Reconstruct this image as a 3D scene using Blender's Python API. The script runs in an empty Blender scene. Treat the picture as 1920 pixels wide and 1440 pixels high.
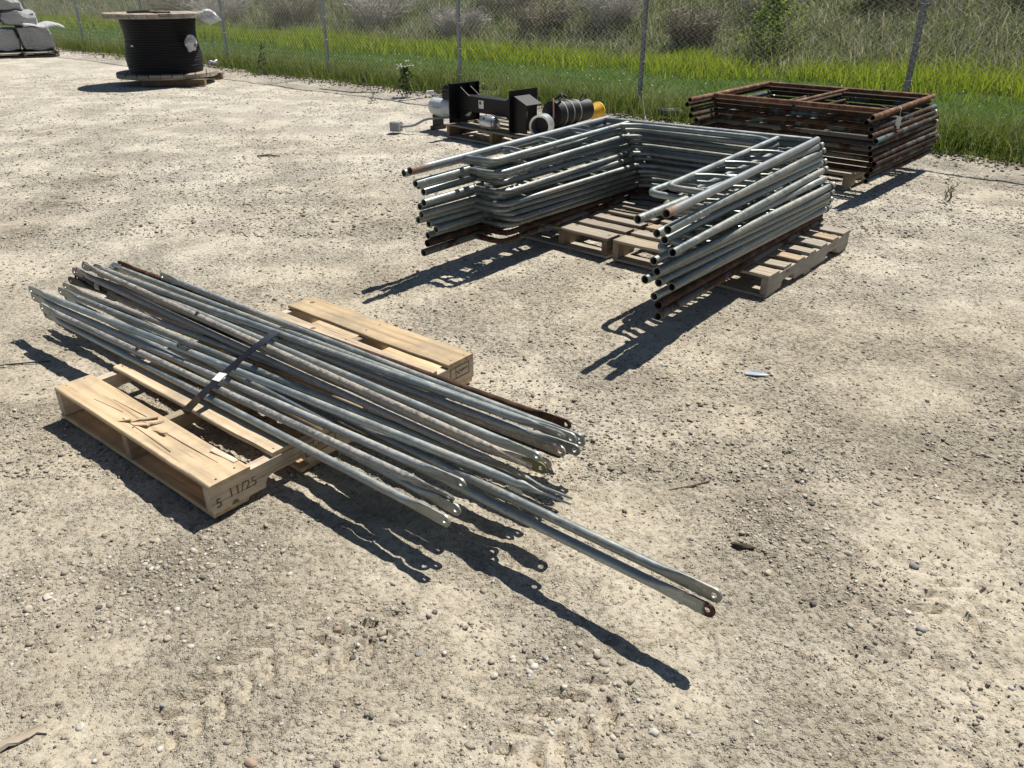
import bpy, bmesh, math, random
import numpy as np
from mathutils import Vector, Matrix
random.seed(7); RNG = np.random.default_rng(11)
scene = bpy.context.scene
COL = scene.collection

# ------------------------------------------------------------------ camera, world, sun, exposure
cam_d = bpy.data.cameras.new('camera'); cam = bpy.data.objects.new('camera', cam_d); COL.objects.link(cam)
cam_d.sensor_width = 36.0; cam_d.lens = 27.375; cam_d.clip_start = 0.05; cam_d.clip_end = 2000
cam.location = (0, 0, 1.5); cam.rotation_euler = (math.pi/2 - 0.4785, 0, 0)
scene.camera = cam

SUN_EL = math.radians(59); SUN_AZ = (0.64, 0.77)          # horizontal direction towards the sun (x right, y away)
world = bpy.data.worlds.new('World'); scene.world = world; world.use_nodes = True
wn = world.node_tree; wn.nodes.clear()
sky = wn.nodes.new('ShaderNodeTexSky'); sky.sky_type = 'NISHITA'; sky.sun_disc = False
sky.sun_elevation = SUN_EL; sky.sun_rotation = math.atan2(SUN_AZ[0], SUN_AZ[1])
sky.dust_density = 0.6; sky.altitude = 700
wbg = wn.nodes.new('ShaderNodeBackground'); wbg.inputs['Strength'].default_value = 0.045
wout = wn.nodes.new('ShaderNodeOutputWorld')
wn.links.new(sky.outputs[0], wbg.inputs[0]); wn.links.new(wbg.outputs[0], wout.inputs[0])
sun_d = bpy.data.lights.new('sun', 'SUN'); sun_d.energy = 4.6; sun_d.angle = math.radians(0.5); sun_d.color = (1.0, 0.95, 0.87)
sun = bpy.data.objects.new('sun', sun_d); COL.objects.link(sun)
k = math.cos(SUN_EL)/math.hypot(*SUN_AZ)
sun.rotation_euler = Vector((SUN_AZ[0]*k, SUN_AZ[1]*k, math.sin(SUN_EL))).to_track_quat('Z', 'Y').to_euler()
sun.location = (6, 8, 12)
vs = scene.view_settings
vs.view_transform = 'Standard'; vs.look = 'None'; vs.exposure = 0.55; vs.gamma = 1.0; vs.use_curve_mapping = False
scene.render.engine = 'CYCLES'

# ------------------------------------------------------------------ materials
MATS = {}
class NT:
    """tiny helper round one material's node tree"""
    def __init__(s, name):
        m = bpy.data.materials.new(name); m.use_nodes = True; s.m = m; s.t = m.node_tree; s.t.nodes.clear()
        s.out = s.n('ShaderNodeOutputMaterial'); MATS[name] = m
    def n(s, typ, **kw):
        nd = s.t.nodes.new(typ)
        for a, b in kw.items(): setattr(nd, a, b)
        return nd
    def l(s, a, b): s.t.links.new(a, b)
    def coord(s, kind='Object', scale=(1, 1, 1), rand=0.0):
        tc = s.n('ShaderNodeTexCoord'); mp = s.n('ShaderNodeMapping'); mp.inputs['Scale'].default_value = scale
        src = tc.outputs[kind]
        if kind == 'World':
            src = s.n('ShaderNodeNewGeometry').outputs['Position']
        if rand:
            oi = s.n('ShaderNodeObjectInfo'); mu = s.n('ShaderNodeMath', operation='MULTIPLY'); mu.inputs[1].default_value = rand
            s.l(oi.outputs['Random'], mu.inputs[0]); ad = s.n('ShaderNodeVectorMath', operation='ADD')
            s.l(src, ad.inputs[0]); s.l(mu.outputs[0], ad.inputs[1]); src = ad.outputs[0]
        s.l(src, mp.inputs[0]); return mp.outputs[0]
    def pos(s, scale=(1, 1, 1)):
        g = s.n('ShaderNodeNewGeometry'); mp = s.n('ShaderNodeMapping'); mp.inputs['Scale'].default_value = scale
        s.l(g.outputs['Position'], mp.inputs[0]); return mp.outputs[0]
    def noise(s, vec, scale, detail=4, rough=.6, dist=0):
        n = s.n('ShaderNodeTexNoise'); n.inputs['Scale'].default_value = scale; n.inputs['Detail'].default_value = detail
        n.inputs['Roughness'].default_value = rough; n.inputs['Distortion'].default_value = dist
        s.l(vec, n.inputs['Vector']); return n.outputs['Fac']
    def ramp(s, fac, stops):
        r = s.n('ShaderNodeValToRGB'); e = r.color_ramp.elements
        while len(e) > 1: e.remove(e[-1])
        for i, (p, c) in enumerate(stops):
            el = e[0] if i == 0 else e.new(p)
            el.position = p; el.color = (*c, 1) if len(c) == 3 else c
        s.l(fac, r.inputs[0]); return r.outputs['Color']
    def rmap(s, fac, a, b, lo=0., hi=1.):
        r = s.n('ShaderNodeMapRange'); r.inputs[1].default_value = a; r.inputs[2].default_value = b
        r.inputs[3].default_value = lo; r.inputs[4].default_value = hi
        s.l(fac, r.inputs[0]); return r.outputs[0]
    def mix(s, fac, a, b, mode='MIX'):
        x = s.n('ShaderNodeMix', data_type='RGBA', blend_type=mode)
        for v, i in ((fac, 0), (a, 6), (b, 7)):
            if hasattr(v, 'is_linked'): s.l(v, x.inputs[i])
            elif isinstance(v, tuple): x.inputs[i].default_value = (*v, 1)
            else: x.inputs[i].default_value = v
        return x.outputs[2]
    def math(s, op, a, b=0.0):
        x = s.n('ShaderNodeMath', operation=op)
        for v, i in ((a, 0), (b, 1)):
            if hasattr(v, 'is_linked'): s.l(v, x.inputs[i])
            else: x.inputs[i].default_value = v
        return x.outputs[0]
    def rnd(s): return s.n('ShaderNodeObjectInfo').outputs['Random']
    def bump(s, h, strength=.4, dist=.01):
        b = s.n('ShaderNodeBump'); b.inputs['Strength'].default_value = strength; b.inputs['Distance'].default_value = dist
        s.l(h, b.inputs['Height']); return b.outputs[0]
    def pbr(s, col, rough=.6, metal=0., normal=None, spec=.5):
        p = s.n('ShaderNodeBsdfPrincipled')
        for v, nm in ((col, 'Base Color'), (rough, 'Roughness'), (metal, 'Metallic')):
            if hasattr(v, 'is_linked'): s.l(v, p.inputs[nm])
            elif isinstance(v, tuple): p.inputs[nm].default_value = (*v, 1)
            else: p.inputs[nm].default_value = v
        p.inputs['Specular IOR Level'].default_value = spec
        if normal is not None: s.l(normal, p.inputs['Normal'])
        s.l(p.outputs[0], s.out.inputs[0]); return p

def mat_simple(name, col, rough=.6, metal=0., spec=.5, var=.25, scale=8):
    t = NT(name); v = t.coord('Object', rand=20)
    n = t.noise(v, scale, 5)
    c = t.ramp(n, [(.3, tuple(x*(1-var) for x in col)), (.7, tuple(min(1, x*(1+var)) for x in col))])
    t.pbr(c, rough, metal, t.bump(t.noise(v, scale*8, 3), .15, .003), spec); return t.m

def mat_galv(name, dust=0.25, tint=(.275, .31, .305), mud=(.36, .30, .22)):
    t = NT(name); v = t.coord('Object', rand=31)
    n1 = t.noise(v, 9, 5, .65); n2 = t.noise(v, 55, 4, .7); n3 = t.noise(v, 3.2, 6, .7)
    br = t.rmap(t.rnd(), 0, 1, .72, 1.2)
    base = t.ramp(n1, [(.3, tuple(x*.78 for x in tint)), (.55, tint), (.75, tuple(x*1.25 for x in tint))])
    base = t.mix(1.0, base, t.n('ShaderNodeCombineXYZ').outputs[0], 'MULTIPLY') if False else base
    hs = t.n('ShaderNodeHueSaturation'); t.l(base, hs.inputs['Color']); t.l(br, hs.inputs['Value']); base = hs.outputs[0]
    dm = t.math('MULTIPLY', t.rmap(n3, .62-dust, .80-dust*.6), t.rmap(n2, .35, .65))
    c = t.mix(dm, base, mud)
    ox = t.math('MULTIPLY', t.rmap(t.noise(t.coord('Object', (.6, 2, 2), rand=13), 22, 5, .75), .56, .68), .55); c = t.mix(ox, c, (.60, .62, .60)); dm = t.math('MAXIMUM', dm, ox)
    sp = t.rmap(n2, .66, .72); c = t.mix(t.math('MULTIPLY', sp, .6), c, (.09, .075, .06))
    ro = t.rmap(n1, .3, .7, .36, .55); ro = t.math('ADD', ro, t.math('MULTIPLY', dm, .3))
    me = t.rmap(dm, 0, 1, .80, .0)
    t.pbr(c, ro, me, t.bump(n2, .18, .002)); return t.m

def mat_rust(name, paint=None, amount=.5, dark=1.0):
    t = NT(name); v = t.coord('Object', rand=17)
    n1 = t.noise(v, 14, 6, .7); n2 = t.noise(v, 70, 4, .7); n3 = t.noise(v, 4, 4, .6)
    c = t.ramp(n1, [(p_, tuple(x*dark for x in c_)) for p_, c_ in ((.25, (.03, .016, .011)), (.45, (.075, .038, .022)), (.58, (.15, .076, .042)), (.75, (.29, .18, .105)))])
    if paint:
        m = t.rmap(t.math('ADD', n3, t.math('MULTIPLY', n2, .25)), .42+amount*.3, .46+amount*.3)
        c = t.mix(m, paint, c)
    t.pbr(c, .82, .05, t.bump(n2, .4, .003), .3); return t.m

def mat_rust_end(name):
    """galvanized pipe whose open (near) ends have rusted: local y runs along the leg, ends at y = -2.03"""
    t = NT(name); v = t.coord('Object', rand=31)
    tc = t.n('ShaderNodeTexCoord'); sx = t.n('ShaderNodeSeparateXYZ'); t.l(tc.outputs['Object'], sx.inputs[0])
    n1 = t.noise(v, 9, 5, .65); n2 = t.noise(v, 40, 4, .7)
    base = t.ramp(n1, [(.3, (.20, .22, .225)), (.6, (.27, .29, .29)), (.8, (.35, .36, .345))])
    e = t.math('ADD', sx.outputs[1], t.math('MULTIPLY', n1, .34))
    m = t.rmap(e, -1.70, -1.80); m = t.math('MULTIPLY', m, t.rmap(n2, .3, .55))
    rc = t.ramp(n2, [(.3, (.10, .045, .025)), (.7, (.27, .15, .09))])
    c = t.mix(m, base, rc)
    t.pbr(c, t.rmap(m, 0, 1, .45, .8), t.rmap(m, 0, 1, .55, .0), t.bump(n2, .18, .002)); return t.m

def mat_wood(name, light, mid, dark, weather=0.0):
    t = NT(name); v = t.coord('Object', scale=(.8, 9, 9), rand=43)
    v2 = t.coord('Object', rand=43)
    w = t.n('ShaderNodeTexWave', wave_type='BANDS', bands_direction='Y'); w.inputs['Scale'].default_value = .8
    w.inputs['Distortion'].default_value = 7; w.inputs['Detail'].default_value = 2; w.inputs['Detail Scale'].default_value = .5
    t.l(v, w.inputs['Vector'])
    g = t.noise(v, 2.2, 6, .7, .4); blot = t.noise(v2, 5, 5, .6)
    f = t.math('ADD', t.math('MULTIPLY', w.outputs['Fac'], .22), t.math('MULTIPLY', g, .78))
    c = t.ramp(f, [(.20, dark), (.36, mid), (.62, light)])
    c = t.mix(t.rmap(blot, .50, .72, 0, .6), c, tuple(x*.55 for x in (mid[0], mid[1]*1.04, mid[2]*1.15)))
    dirt = t.noise(v2, 1.9, 6, .75); c = t.mix(t.rmap(dirt, .47, .66, 0, .7), c, (.30, .25, .18))
    fine = t.noise(t.coord('Object', scale=(1.5, 42, 42), rand=43), 1.6, 4)
    c = t.mix(t.rmap(fine, .58, .70, 0, .7), c, dark)
    hs = t.n('ShaderNodeHueSaturation'); t.l(c, hs.inputs['Color']); t.l(t.rmap(t.rnd(), 0, 1, .72, 1.15), hs.inputs['Value'])
    r2 = t.math('FRACT', t.math('MULTIPLY', t.rnd(), 7.3)); t.l(t.rmap(r2, 0, 1, .62, 1.05), hs.inputs['Saturation'])
    # nail heads / knots
    vo = t.n('ShaderNodeTexVoronoi'); vo.inputs['Scale'].default_value = 5.5; t.l(v2, vo.inputs['Vector'])
    c = t.mix(t.rmap(vo.outputs['Distance'], .055, .085, .8, 0), hs.outputs[0], tuple(x*.35 for x in dark))
    t.pbr(c, .78, 0, t.bump(t.math('ADD', f, fine), .35, .004), .25); return t.m

def mat_leaf(name, cols, trans=.45, rough=.55):
    t = NT(name)
    g = t.n('ShaderNodeNewGeometry')
    c = t.ramp(g.outputs['Random Per Island'], cols)
    d = t.n('ShaderNodeBsdfDiffuse'); t.l(c, d.inputs[0])
    tr = t.n('ShaderNodeBsdfTranslucent'); t.l(c, tr.inputs[0])
    gl = t.n('ShaderNodeBsdfGlossy'); gl.inputs['Roughness'].default_value = rough; gl.inputs[0].default_value = (.5, .5, .5, 1)
    m1 = t.n('ShaderNodeMixShader'); m1.inputs[0].default_value = trans; t.l(d.outputs[0], m1.inputs[1]); t.l(tr.outputs[0], m1.inputs[2])
    m2 = t.n('ShaderNodeMixShader'); m2.inputs[0].default_value = .04; t.l(m1.outputs[0], m2.inputs[1]); t.l(gl.outputs[0], m2.inputs[2])
    t.l(m2.outputs[0], t.out.inputs[0]); return t.m

def mat_ground():
    t = NT('dry_dirt'); p = t.pos()
    big = t.noise(p, .55, 5, .6); med = t.noise(p, 3.2, 6, .65); fin = t.noise(p, 24, 6, .74); mic = t.noise(p, 150, 3, .7); grn = t.noise(p, 62, 3, .7)
    c = t.ramp(med, [(.30, (.405, .352, .266)), (.5, (.462, .41, .318)), (.7, (.512, .46, .366))])
    sep = t.n('ShaderNodeSeparateXYZ'); t.l(p, sep.inputs[0])
    silt_sheen = t.math('ADD', t.rmap(big, .42, .66, 0, .5), t.rmap(sep.outputs[1], 2.5, 8, -.15, .5))      # pale dried silt; paling up the yard also paints in grazing backlight
    c = t.mix(t.math('MINIMUM', t.math('MAXIMUM', silt_sheen, 0), .9), c, (.60, .56, .478))
    c = t.mix(t.rmap(big, .42, .28, 0, .4), c, (.27, .23, .17))          # browner
    at = t.n('ShaderNodeAttribute', attribute_name='damp'); dn = t.math('MULTIPLY', at.outputs['Fac'], t.rmap(t.noise(p, 7, 5, .7), .35, .6))
    c = t.mix(t.math('MINIMUM', dn, .85), c, (.27, .23, .175))
    for sc, hi, dk, lt in ((60, .16, (.11, .095, .08), (.60, .57, .50)), (150, .2, (.15, .13, .105), (.62, .59, .52)), (23, .10, (.12, .105, .09), (.58, .55, .48))):
        vo = t.n('ShaderNodeTexVoronoi'); vo.inputs['Scale'].default_value = sc; t.l(p, vo.inputs['Vector'])
        sp = t.n('ShaderNodeSeparateColor'); t.l(vo.outputs['Color'], sp.inputs[0])
        m = t.math('LESS_THAN', vo.outputs['Distance'], t.math('MULTIPLY', sp.outputs[2], hi*2.1))
        m = t.math('MULTIPLY', m, t.rmap(t.noise(p, 1.7, 3), .40, .58))
        m = t.math('MULTIPLY', m, t.math('GREATER_THAN', sp.outputs[1], .4))
        c = t.mix(t.math('MULTIPLY', m, .8), c, t.ramp(sp.outputs[0], [(.1, dk), (.5, (.31, .27, .21)), (.9, lt)]))
    # dark debris flecks in drifts, also painted in as shadows of clods and chips
    drift = t.rmap(t.noise(p, 1.1, 4, .65), .42, .64)
    fl = t.math('MULTIPLY', t.rmap(t.noise(t.pos((1, 1, 1)), 38, 2, .8, 1.5), .60, .66), drift)
    c = t.mix(t.math('MULTIPLY', fl, .75), c, (.12, .095, .07))
    c = t.mix(t.rmap(fin, .52, .66, 0, .6), c, (.225, .19, .14))  # dark grain, here and below, paints in short shadow streaks
    c = t.mix(t.rmap(grn, .56, .68, 0, .5), c, (.20, .17, .13)); c = t.mix(t.rmap(grn, .42, .32, 0, .4), c, (.58, .54, .46))
    h = t.math('ADD', t.math('ADD', t.math('MULTIPLY', fin, 1.0), t.math('MULTIPLY', mic, .22)), t.math('MULTIPLY', t.rmap(grn, .52, .70), .38))
    ptc = t.rmap(t.noise(p, 1.9, 3), .40, .60, .30, 1.0); ptc = t.math('MULTIPLY', ptc, t.math('SUBTRACT', 1.0, t.n('ShaderNodeAttribute', attribute_name='smooth').outputs['Fac'])); t.pbr(c, .95, 0, t.bump(t.math('MULTIPLY', h, ptc), 1.0, .030), .15); return t.m

def mat_soil():
    t = NT('meadow_soil'); p = t.pos()
    n = t.noise(p, 1.2, 5); f = t.noise(p, 30, 4)
    c = t.ramp(n, [(.3, (.045, .07, .016)), (.6, (.075, .10, .03)), (.8, (.11, .11, .05))])
    c = t.mix(t.rmap(f, .5, .7, 0, .5), c, (.03, .03, .015))
    t.pbr(c, 1, 0, t.bump(f, .5, .02), .1); return t.m

GALV = mat_galv('galvanized_steel', .17)
GALV2 = mat_galv('galvanized_brace_steel', .2, (.325, .365, .362))
DUSTY = mat_galv('dusty_zinc', .34, (.34, .355, .35), (.42, .39, .34))
MUDDY = mat_galv('mud_caked_steel', .5, (.32, .31, .29), (.42, .36, .285))
RUSTEND = mat_rust_end('galvanized_rust_end')
TOPRUST = mat_rust('bright_rust', None, .5, 1.6); RUST = mat_rust('rust', None, .5, .62)  # rust apart from the top frame's is darkened: shade put into the colour
RUSTD = mat_rust('shaded_rust', (.055, .045, .038), .5, .5)
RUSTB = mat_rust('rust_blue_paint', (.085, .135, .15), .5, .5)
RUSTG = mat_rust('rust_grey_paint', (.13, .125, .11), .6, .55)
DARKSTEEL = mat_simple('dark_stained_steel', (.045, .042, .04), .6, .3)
WOOD = mat_wood('new_pine', (.64, .475, .265), (.52, .365, .19), (.22, .135, .065))
WOODO = mat_wood('used_pine', (.42, .31, .18), (.32, .225, .125), (.13, .08, .045))
WOODG = mat_wood('weathered_pine', (.40, .345, .265), (.295, .25, .188), (.11, .085, .06))
WOODD = mat_wood('dark_pine', (.26, .17, .09), (.19, .115, .06), (.07, .04, .02))
BLACKP = mat_simple('black_paint', (.006, .006, .0075), .5, 0, .3)
BLACKR = mat_simple('black_rubber', (.014, .014, .015), .55)
STRAPM = mat_simple('black_banding', (.012, .013, .016), .35, 0, .6)
WHITEP = mat_simple('white_paper', (.75, .75, .74), .6, 0, .3, .06)
TINM = mat_simple('tin', (.55, .56, .56), .35, .8)
PAINTW = mat_simple('pale_grey_paint', (.55, .57, .58), .35, 0, .5, .1)
YELLOW = mat_simple('yellow_plastic', (.72, .42, .03), .4)
GREYPVC = mat_simple('grey_conduit', (.27, .28, .29), .5, 0, .5, .12)
INK = mat_simple('black_ink', (.03, .028, .025), .8, 0, .2)
INKF = mat_simple('faded_ink', (.16, .11, .065), .8, 0, .2)
BLUESCRAP = mat_simple('blue_grey_plastic', (.36, .42, .50), .5)
POSTM = mat_galv('fence_post_zinc', .05, (.235, .255, .275))
WIREM = mat_simple('fence_wire', (.66, .68, .65), .4, .3, .5, .12)
TWIG = mat_simple('dry_twig', (.22, .17, .11), .9)
GROUND = mat_ground(); SOIL = mat_soil()
def mat_stones(name, island=True):
    t = NT(name)
    f = t.n('ShaderNodeNewGeometry').outputs['Random Per Island'] if island else t.rnd()
    c = t.ramp(f, [(0, (.14, .125, .11)), (.07, (.20, .175, .14)), (.2, (.30, .265, .205)), (.6, (.375, .335, .265)), (.85, (.45, .415, .345)), (.95, (.58, .55, .49)), (1, (.24, .25, .26))])
    n = t.noise(t.pos(), 90, 4); c = t.mix(t.rmap(n, .45, .75, 0, .35), c, (.24, .19, .14))
    t.pbr(c, .85, 0, t.bump(t.noise(t.pos(), 300, 3), .3, .002), .3); return t.m
STONES = mat_stones('gravel_stone')
def mat_pebble(name, col):
    t = NT(name); v = t.coord('Object', rand=9)
    n = t.noise(v, 60, 5, .65); c = t.ramp(n, [(.3, tuple(x*.75 for x in col)), (.7, tuple(min(.8, x*1.15) for x in col))])
    t.pbr(c, .75, 0, t.bump(t.noise(v, 220, 3), .3, .002), .35); return t.m
PEB = dict(w=mat_pebble('pale_stone', (.50, .47, .41)), t=mat_pebble('tan_stone', (.42, .36, .275)), g=mat_pebble('grey_stone', (.25, .24, .225)),
           d=mat_pebble('dark_stone', (.10, .095, .095)), b=mat_pebble('brown_stone', (.34, .25, .18)))

# ------------------------------------------------------------------ mesh helpers
class MB:
    def __init__(s): s.v = []; s.f = []
    def add(s, vs_, fs_):
        o = len(s.v); s.v += [tuple(x) for x in vs_]; s.f += [tuple(i+o for i in f) for f in fs_]
    def box(s, c, d, R=None, ch=0.0):
        hx, hy, hz = d[0]/2, d[1]/2, d[2]/2
        if ch <= 0:
            vs_ = [Vector((x*hx, y*hy, z*hz)) for x in (-1, 1) for y in (-1, 1) for z in (-1, 1)]
            fs_ = [(0, 1, 3, 2), (4, 6, 7, 5), (0, 4, 5, 1), (2, 3, 7, 6), (0, 2, 6, 4), (1, 5, 7, 3)]
        else:
            vs_, fs_ = bar_geo(d[0], d[1], d[2], ch, 1, 0)
        if R: vs_ = [R @ Vector(p) for p in vs_]
        s.add([Vector(p)+Vector(c) for p in vs_], fs_)
    def tube(s, pts, r, n=10, cap=True, flat=None):
        """swept circle; r may be a list; flat = list of (scale_u, scale_v) or None"""
        pts = [Vector(p) for p in pts]; N = len(pts); rs = r if isinstance(r, (list, tuple)) else [r]*N
        o = len(s.v); up = None
        for i, p in enumerate(pts):
            t = (pts[min(i+1, N-1)]-pts[max(i-1, 0)]).normalized()
            if up is None:
                a = Vector((0, 0, 1)) if abs(t.z) < .9 else Vector((0, 1, 0)); up = (a-t*a.dot(t)).normalized()
            else: up = (up-t*up.dot(t)).normalized()
            sd = t.cross(up); fu, fv = flat[i] if flat else (1, 1)
            for k_ in range(n):
                an = 2*math.pi*k_/n; q = p+sd*(math.cos(an)*rs[i]*fu)+up*(math.sin(an)*rs[i]*fv); s.v.append(tuple(q))
        for i in range(N-1):
            for k_ in range(n):
                a = o+i*n+k_; b = o+i*n+(k_+1) % n; s.f.append((a, b, b+n, a+n))
        if cap:
            s.f.append(tuple(o+k_ for k_ in reversed(range(n)))); s.f.append(tuple(o+(N-1)*n+k_ for k_ in range(n)))
    def lathe(s, prof, n=24, closed=False, M=None):
        """profile of (r, z) turned round z"""
        o = len(s.v); m = len(prof); M = M or Matrix()
        for r_, z_ in prof:
            for k_ in range(n):
                a = 2*math.pi*k_/n; s.v.append(tuple(M @ Vector((r_*math.cos(a), r_*math.sin(a), z_))))
        for i in range(m if closed else m-1):
            for k_ in range(n):
                a = o+i*n+k_; b = o+i*n+(k_+1) % n; j = ((i+1) % m-i)*n; s.f.append((a, b, b+j, a+j))
    def prism(s, poly, axis_pts):
        """polygon of 3-D points extruded by vector"""
        n = len(poly); o = len(s.v); e = Vector(axis_pts)
        s.v += [tuple(p) for p in poly]+[tuple(Vector(p)+e) for p in poly]
        s.f.append(tuple(o+i for i in reversed(range(n)))); s.f.append(tuple(o+n+i for i in range(n)))
        for i in range(n): s.f.append((o+i, o+(i+1) % n, o+n+(i+1) % n, o+n+i))
    def mesh(s, name, smooth=False, angle=None):
        me = bpy.data.meshes.new(name); me.from_pydata(s.v, [], s.f)
        bm = bmesh.new(); bm.from_mesh(me); bmesh.ops.recalc_face_normals(bm, faces=bm.faces); bm.to_mesh(me); bm.free()
        if smooth: me.shade_smooth()
        if angle: me.set_sharp_from_angle(angle=math.radians(angle))
        return me

def bar_geo(L, W, Hh, ch, nseg, jit, rng=random):
    """wooden bar along x with chamfered edges, slight waviness"""
    vs_, fs_ = [], []
    for i in range(nseg+1):
        x = -L/2+L*i/nseg; dy = rng.uniform(-jit, jit); dz = rng.uniform(-jit, jit)*.6
        w, h = W/2, Hh/2
        sec = [(-w+ch, -h), (w-ch, -h), (w, -h+ch), (w, h-ch), (w-ch, h), (-w+ch, h), (-w, h-ch), (-w, -h+ch)]
        jj = rng.uniform(-jit, jit)*1.5 if i in (0, nseg) else 0
        vs_ += [(x+jj, y+dy+rng.uniform(-jit, jit)*.4, z+dz+rng.uniform(-jit, jit)*.25) for y, z in sec]
    for i in range(nseg):
        for k_ in range(8):
            a = i*8+k_; b = i*8+(k_+1) % 8; fs_.append((a, b, b+8, a+8))
    fs_.append(tuple(reversed(range(8)))); fs_.append(tuple(nseg*8+k_ for k_ in range(8)))
    return vs_, fs_

def link(name, me, mat=None, parent=None, loc=None, rot=None):
    o = bpy.data.objects.new(name, me); COL.objects.link(o)
    if mat is not None and me is not None and len(me.materials) == 0: me.materials.append(mat)
    elif mat is not None and me is not None and me.materials[0] != mat:
        o.material_slots[0].link = 'OBJECT'; o.material_slots[0].material = mat
    if parent: o.parent = parent
    if loc is not None: o.location = loc
    if rot is not None: o.rotation_euler = rot
    return o
def part(name, mb, mat, parent, smooth=True, angle=35, loc=None, rot=None):
    return link(name, mb.mesh(name, smooth, angle), mat, parent, loc, rot)
def tag(o, label, cat, group=None, kind=None):
    if label: o['label'] = label
    if cat: o['category'] = cat
    if group: o['group'] = group
    if kind: o['kind'] = kind
    return o
def thing(name, label, cat, loc=(0, 0, 0), rotz=0, group=None):
    o = bpy.data.objects.new(name, None); COL.objects.link(o); o.empty_display_size = .1
    o.location = loc; o.rotation_euler = (0, 0, rotz); return tag(o, label, cat, group)
def np_mesh(name, V, F, smooth=False):
    """V (n,3), F (m,k) arrays"""
    me = bpy.data.meshes.new(name); V = np.ascontiguousarray(V, np.float32); F = np.ascontiguousarray(F, np.int32); k_ = F.shape[1]
    me.vertices.add(len(V)); me.vertices.foreach_set('co', V.ravel())
    me.loops.add(F.size); me.loops.foreach_set('vertex_index', F.ravel())
    me.polygons.add(len(F)); me.polygons.foreach_set('loop_start', np.arange(0, F.size, k_, dtype=np.int32))
    me.update(calc_edges=True); me.validate()
    if smooth: me.shade_smooth()
    return me

# value noise on arrays -------------------------------------------------
def hash2(ix, iy, seed):
    h = (ix.astype(np.int64)*374761393+iy.astype(np.int64)*668265263+seed*1442695041) & 0x7fffffff
    h = ((h ^ (h >> 13))*1274126177) & 0x7fffffff
    return ((h ^ (h >> 16)) & 0xffff)/65535.0
def vnoise(x, y, seed=0):
    ix, iy = np.floor(x), np.floor(y); fx, fy = x-ix, y-iy
    fx = fx*fx*fx*(fx*(fx*6-15)+10); fy = fy*fy*fy*(fy*(fy*6-15)+10)
    a, b, c, d = hash2(ix, iy, seed), hash2(ix+1, iy, seed), hash2(ix, iy+1, seed), hash2(ix+1, iy+1, seed)
    return (a*(1-fx)+b*fx)*(1-fy)+(c*(1-fx)+d*fx)*fy
def fbm(x, y, seed=0, oct_=4, gain=.5):
    s, a, t = 0, 1, 0
    for i in range(oct_):
        s = s+a*vnoise(x*2**i+17.3*i, y*2**i-9.1*i, seed+i); t += a; a *= gain
    return s/t

# ------------------------------------------------------------------ fence frame of reference
FA = -0.701; F0 = np.array([4.012, 8.414]); FD = np.array([-math.cos(FA), -math.sin(FA)]); FN = np.array([-math.sin(FA), math.cos(FA)])
FS = 3.134
def fp(s, o): return F0+FD*s+FN*o
def s_o(x, y):
    dx, dy = x-F0[0], y-F0[1]; return dx*FD[0]+dy*FD[1], dx*FN[0]+dy*FN[1]

# ------------------------------------------------------------------ the setting: dirt yard
TREAD = [(.10, 1.21, .24, .095, .075, .70), (-.70, 1.32, .22, .085, .068, .95), (-.42, 1.47, .18, .07, .062, .6), (1.15, 1.55, .25, .09, .07, .8)]
def ground_h(x, y):
    fade = np.clip(1.5-np.hypot(x, y-2)/9, 0, 1)
    h = (fbm(x*1.1, y*1.1, 3, 3)-.5)*.026
    h += (fbm(x*6, y*6, 9, 3)-.5)*.013
    h += (fbm(x*26, y*26, 21, 3)-.5)*.010*(.35+1.1*fbm(x*2.2+5, y*2.2, 77, 2))*fade
    cr = fbm(x*17+3, y*17, 33, 3); pt = np.clip(fbm(x*1.5+2, y*1.5, 88, 3)*3.2-1.1, 0, 1)
    h += np.clip((cr-.55)/.12, 0, 1)*.0065*pt*fade
    # scraped streaks towards the lower right
    ux, uy = .55, -.83
    a = x*ux+y*uy; b = -x*uy+y*ux
    m = np.clip((x-.15)*1.2, 0, 1)*np.clip((2.9-y)*1.2, 0, 1)
    st = np.abs(fbm(a*2.6, b*30+.8*fbm(x*3, y*3, 5, 2)*6, 41, 2)-.5)*2
    h += -np.clip((.16-st)/.16, 0, 1)*.010*m*np.clip((fbm(x*4, y*4, 19, 2)-.35)*4, 0, 1)
    # tyre lugs pressed into the silt
    for cx, cy, dx, dy, per, ang in TREAD:
        ca, sa = math.cos(ang), math.sin(ang); px = (x-cx)*ca+(y-cy)*sa; py = -(x-cx)*sa+(y-cy)*ca
        mk = np.clip((1.0-(px/dx)**2-(py/dy)**2)*3, 0, 1); h = h*(1-.45*mk)
        sd_ = py > 0
        w = np.sin((px+.75*np.abs(py)+np.where(sd_, .5*per, 0)+.012*fbm(x*14, y*14, 61, 2))/per*2*math.pi)
        lug = np.clip((w-.2)/.12, 0, 1)*np.clip((np.abs(py)-.012)/.008, 0, 1)
        h += (-lug*.022+.003*np.clip(1-np.abs(w-.1)/.3, 0, 1))*mk*np.clip((fbm(x*6, y*6, 13, 2)-.33)*6, 0, 1)
    return h-.009
def axis(near, step, grow, far, start=0.):
    out = [start]
    while out[-1] < far:
        d = out[-1]-start
        out.append(out[-1]+(step if d < near else max(step, step*(d/near)**grow)))
    return np.array(out)
xr = axis(1.25, .0092, 1.25, 420); xs = np.concatenate([-xr[:0:-1], xr])
yf = axis(1.6, .0085, 1.35, 500, .95); yb = .95-axis(.1, .05, 1.4, 30)[:0:-1]; ys = np.concatenate([yb, yf])
X, Y = np.meshgrid(xs, ys)
Z = ground_h(X, Y)
nx, ny = len(xs), len(ys)
idx = np.arange(nx*ny).reshape(ny, nx)
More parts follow.
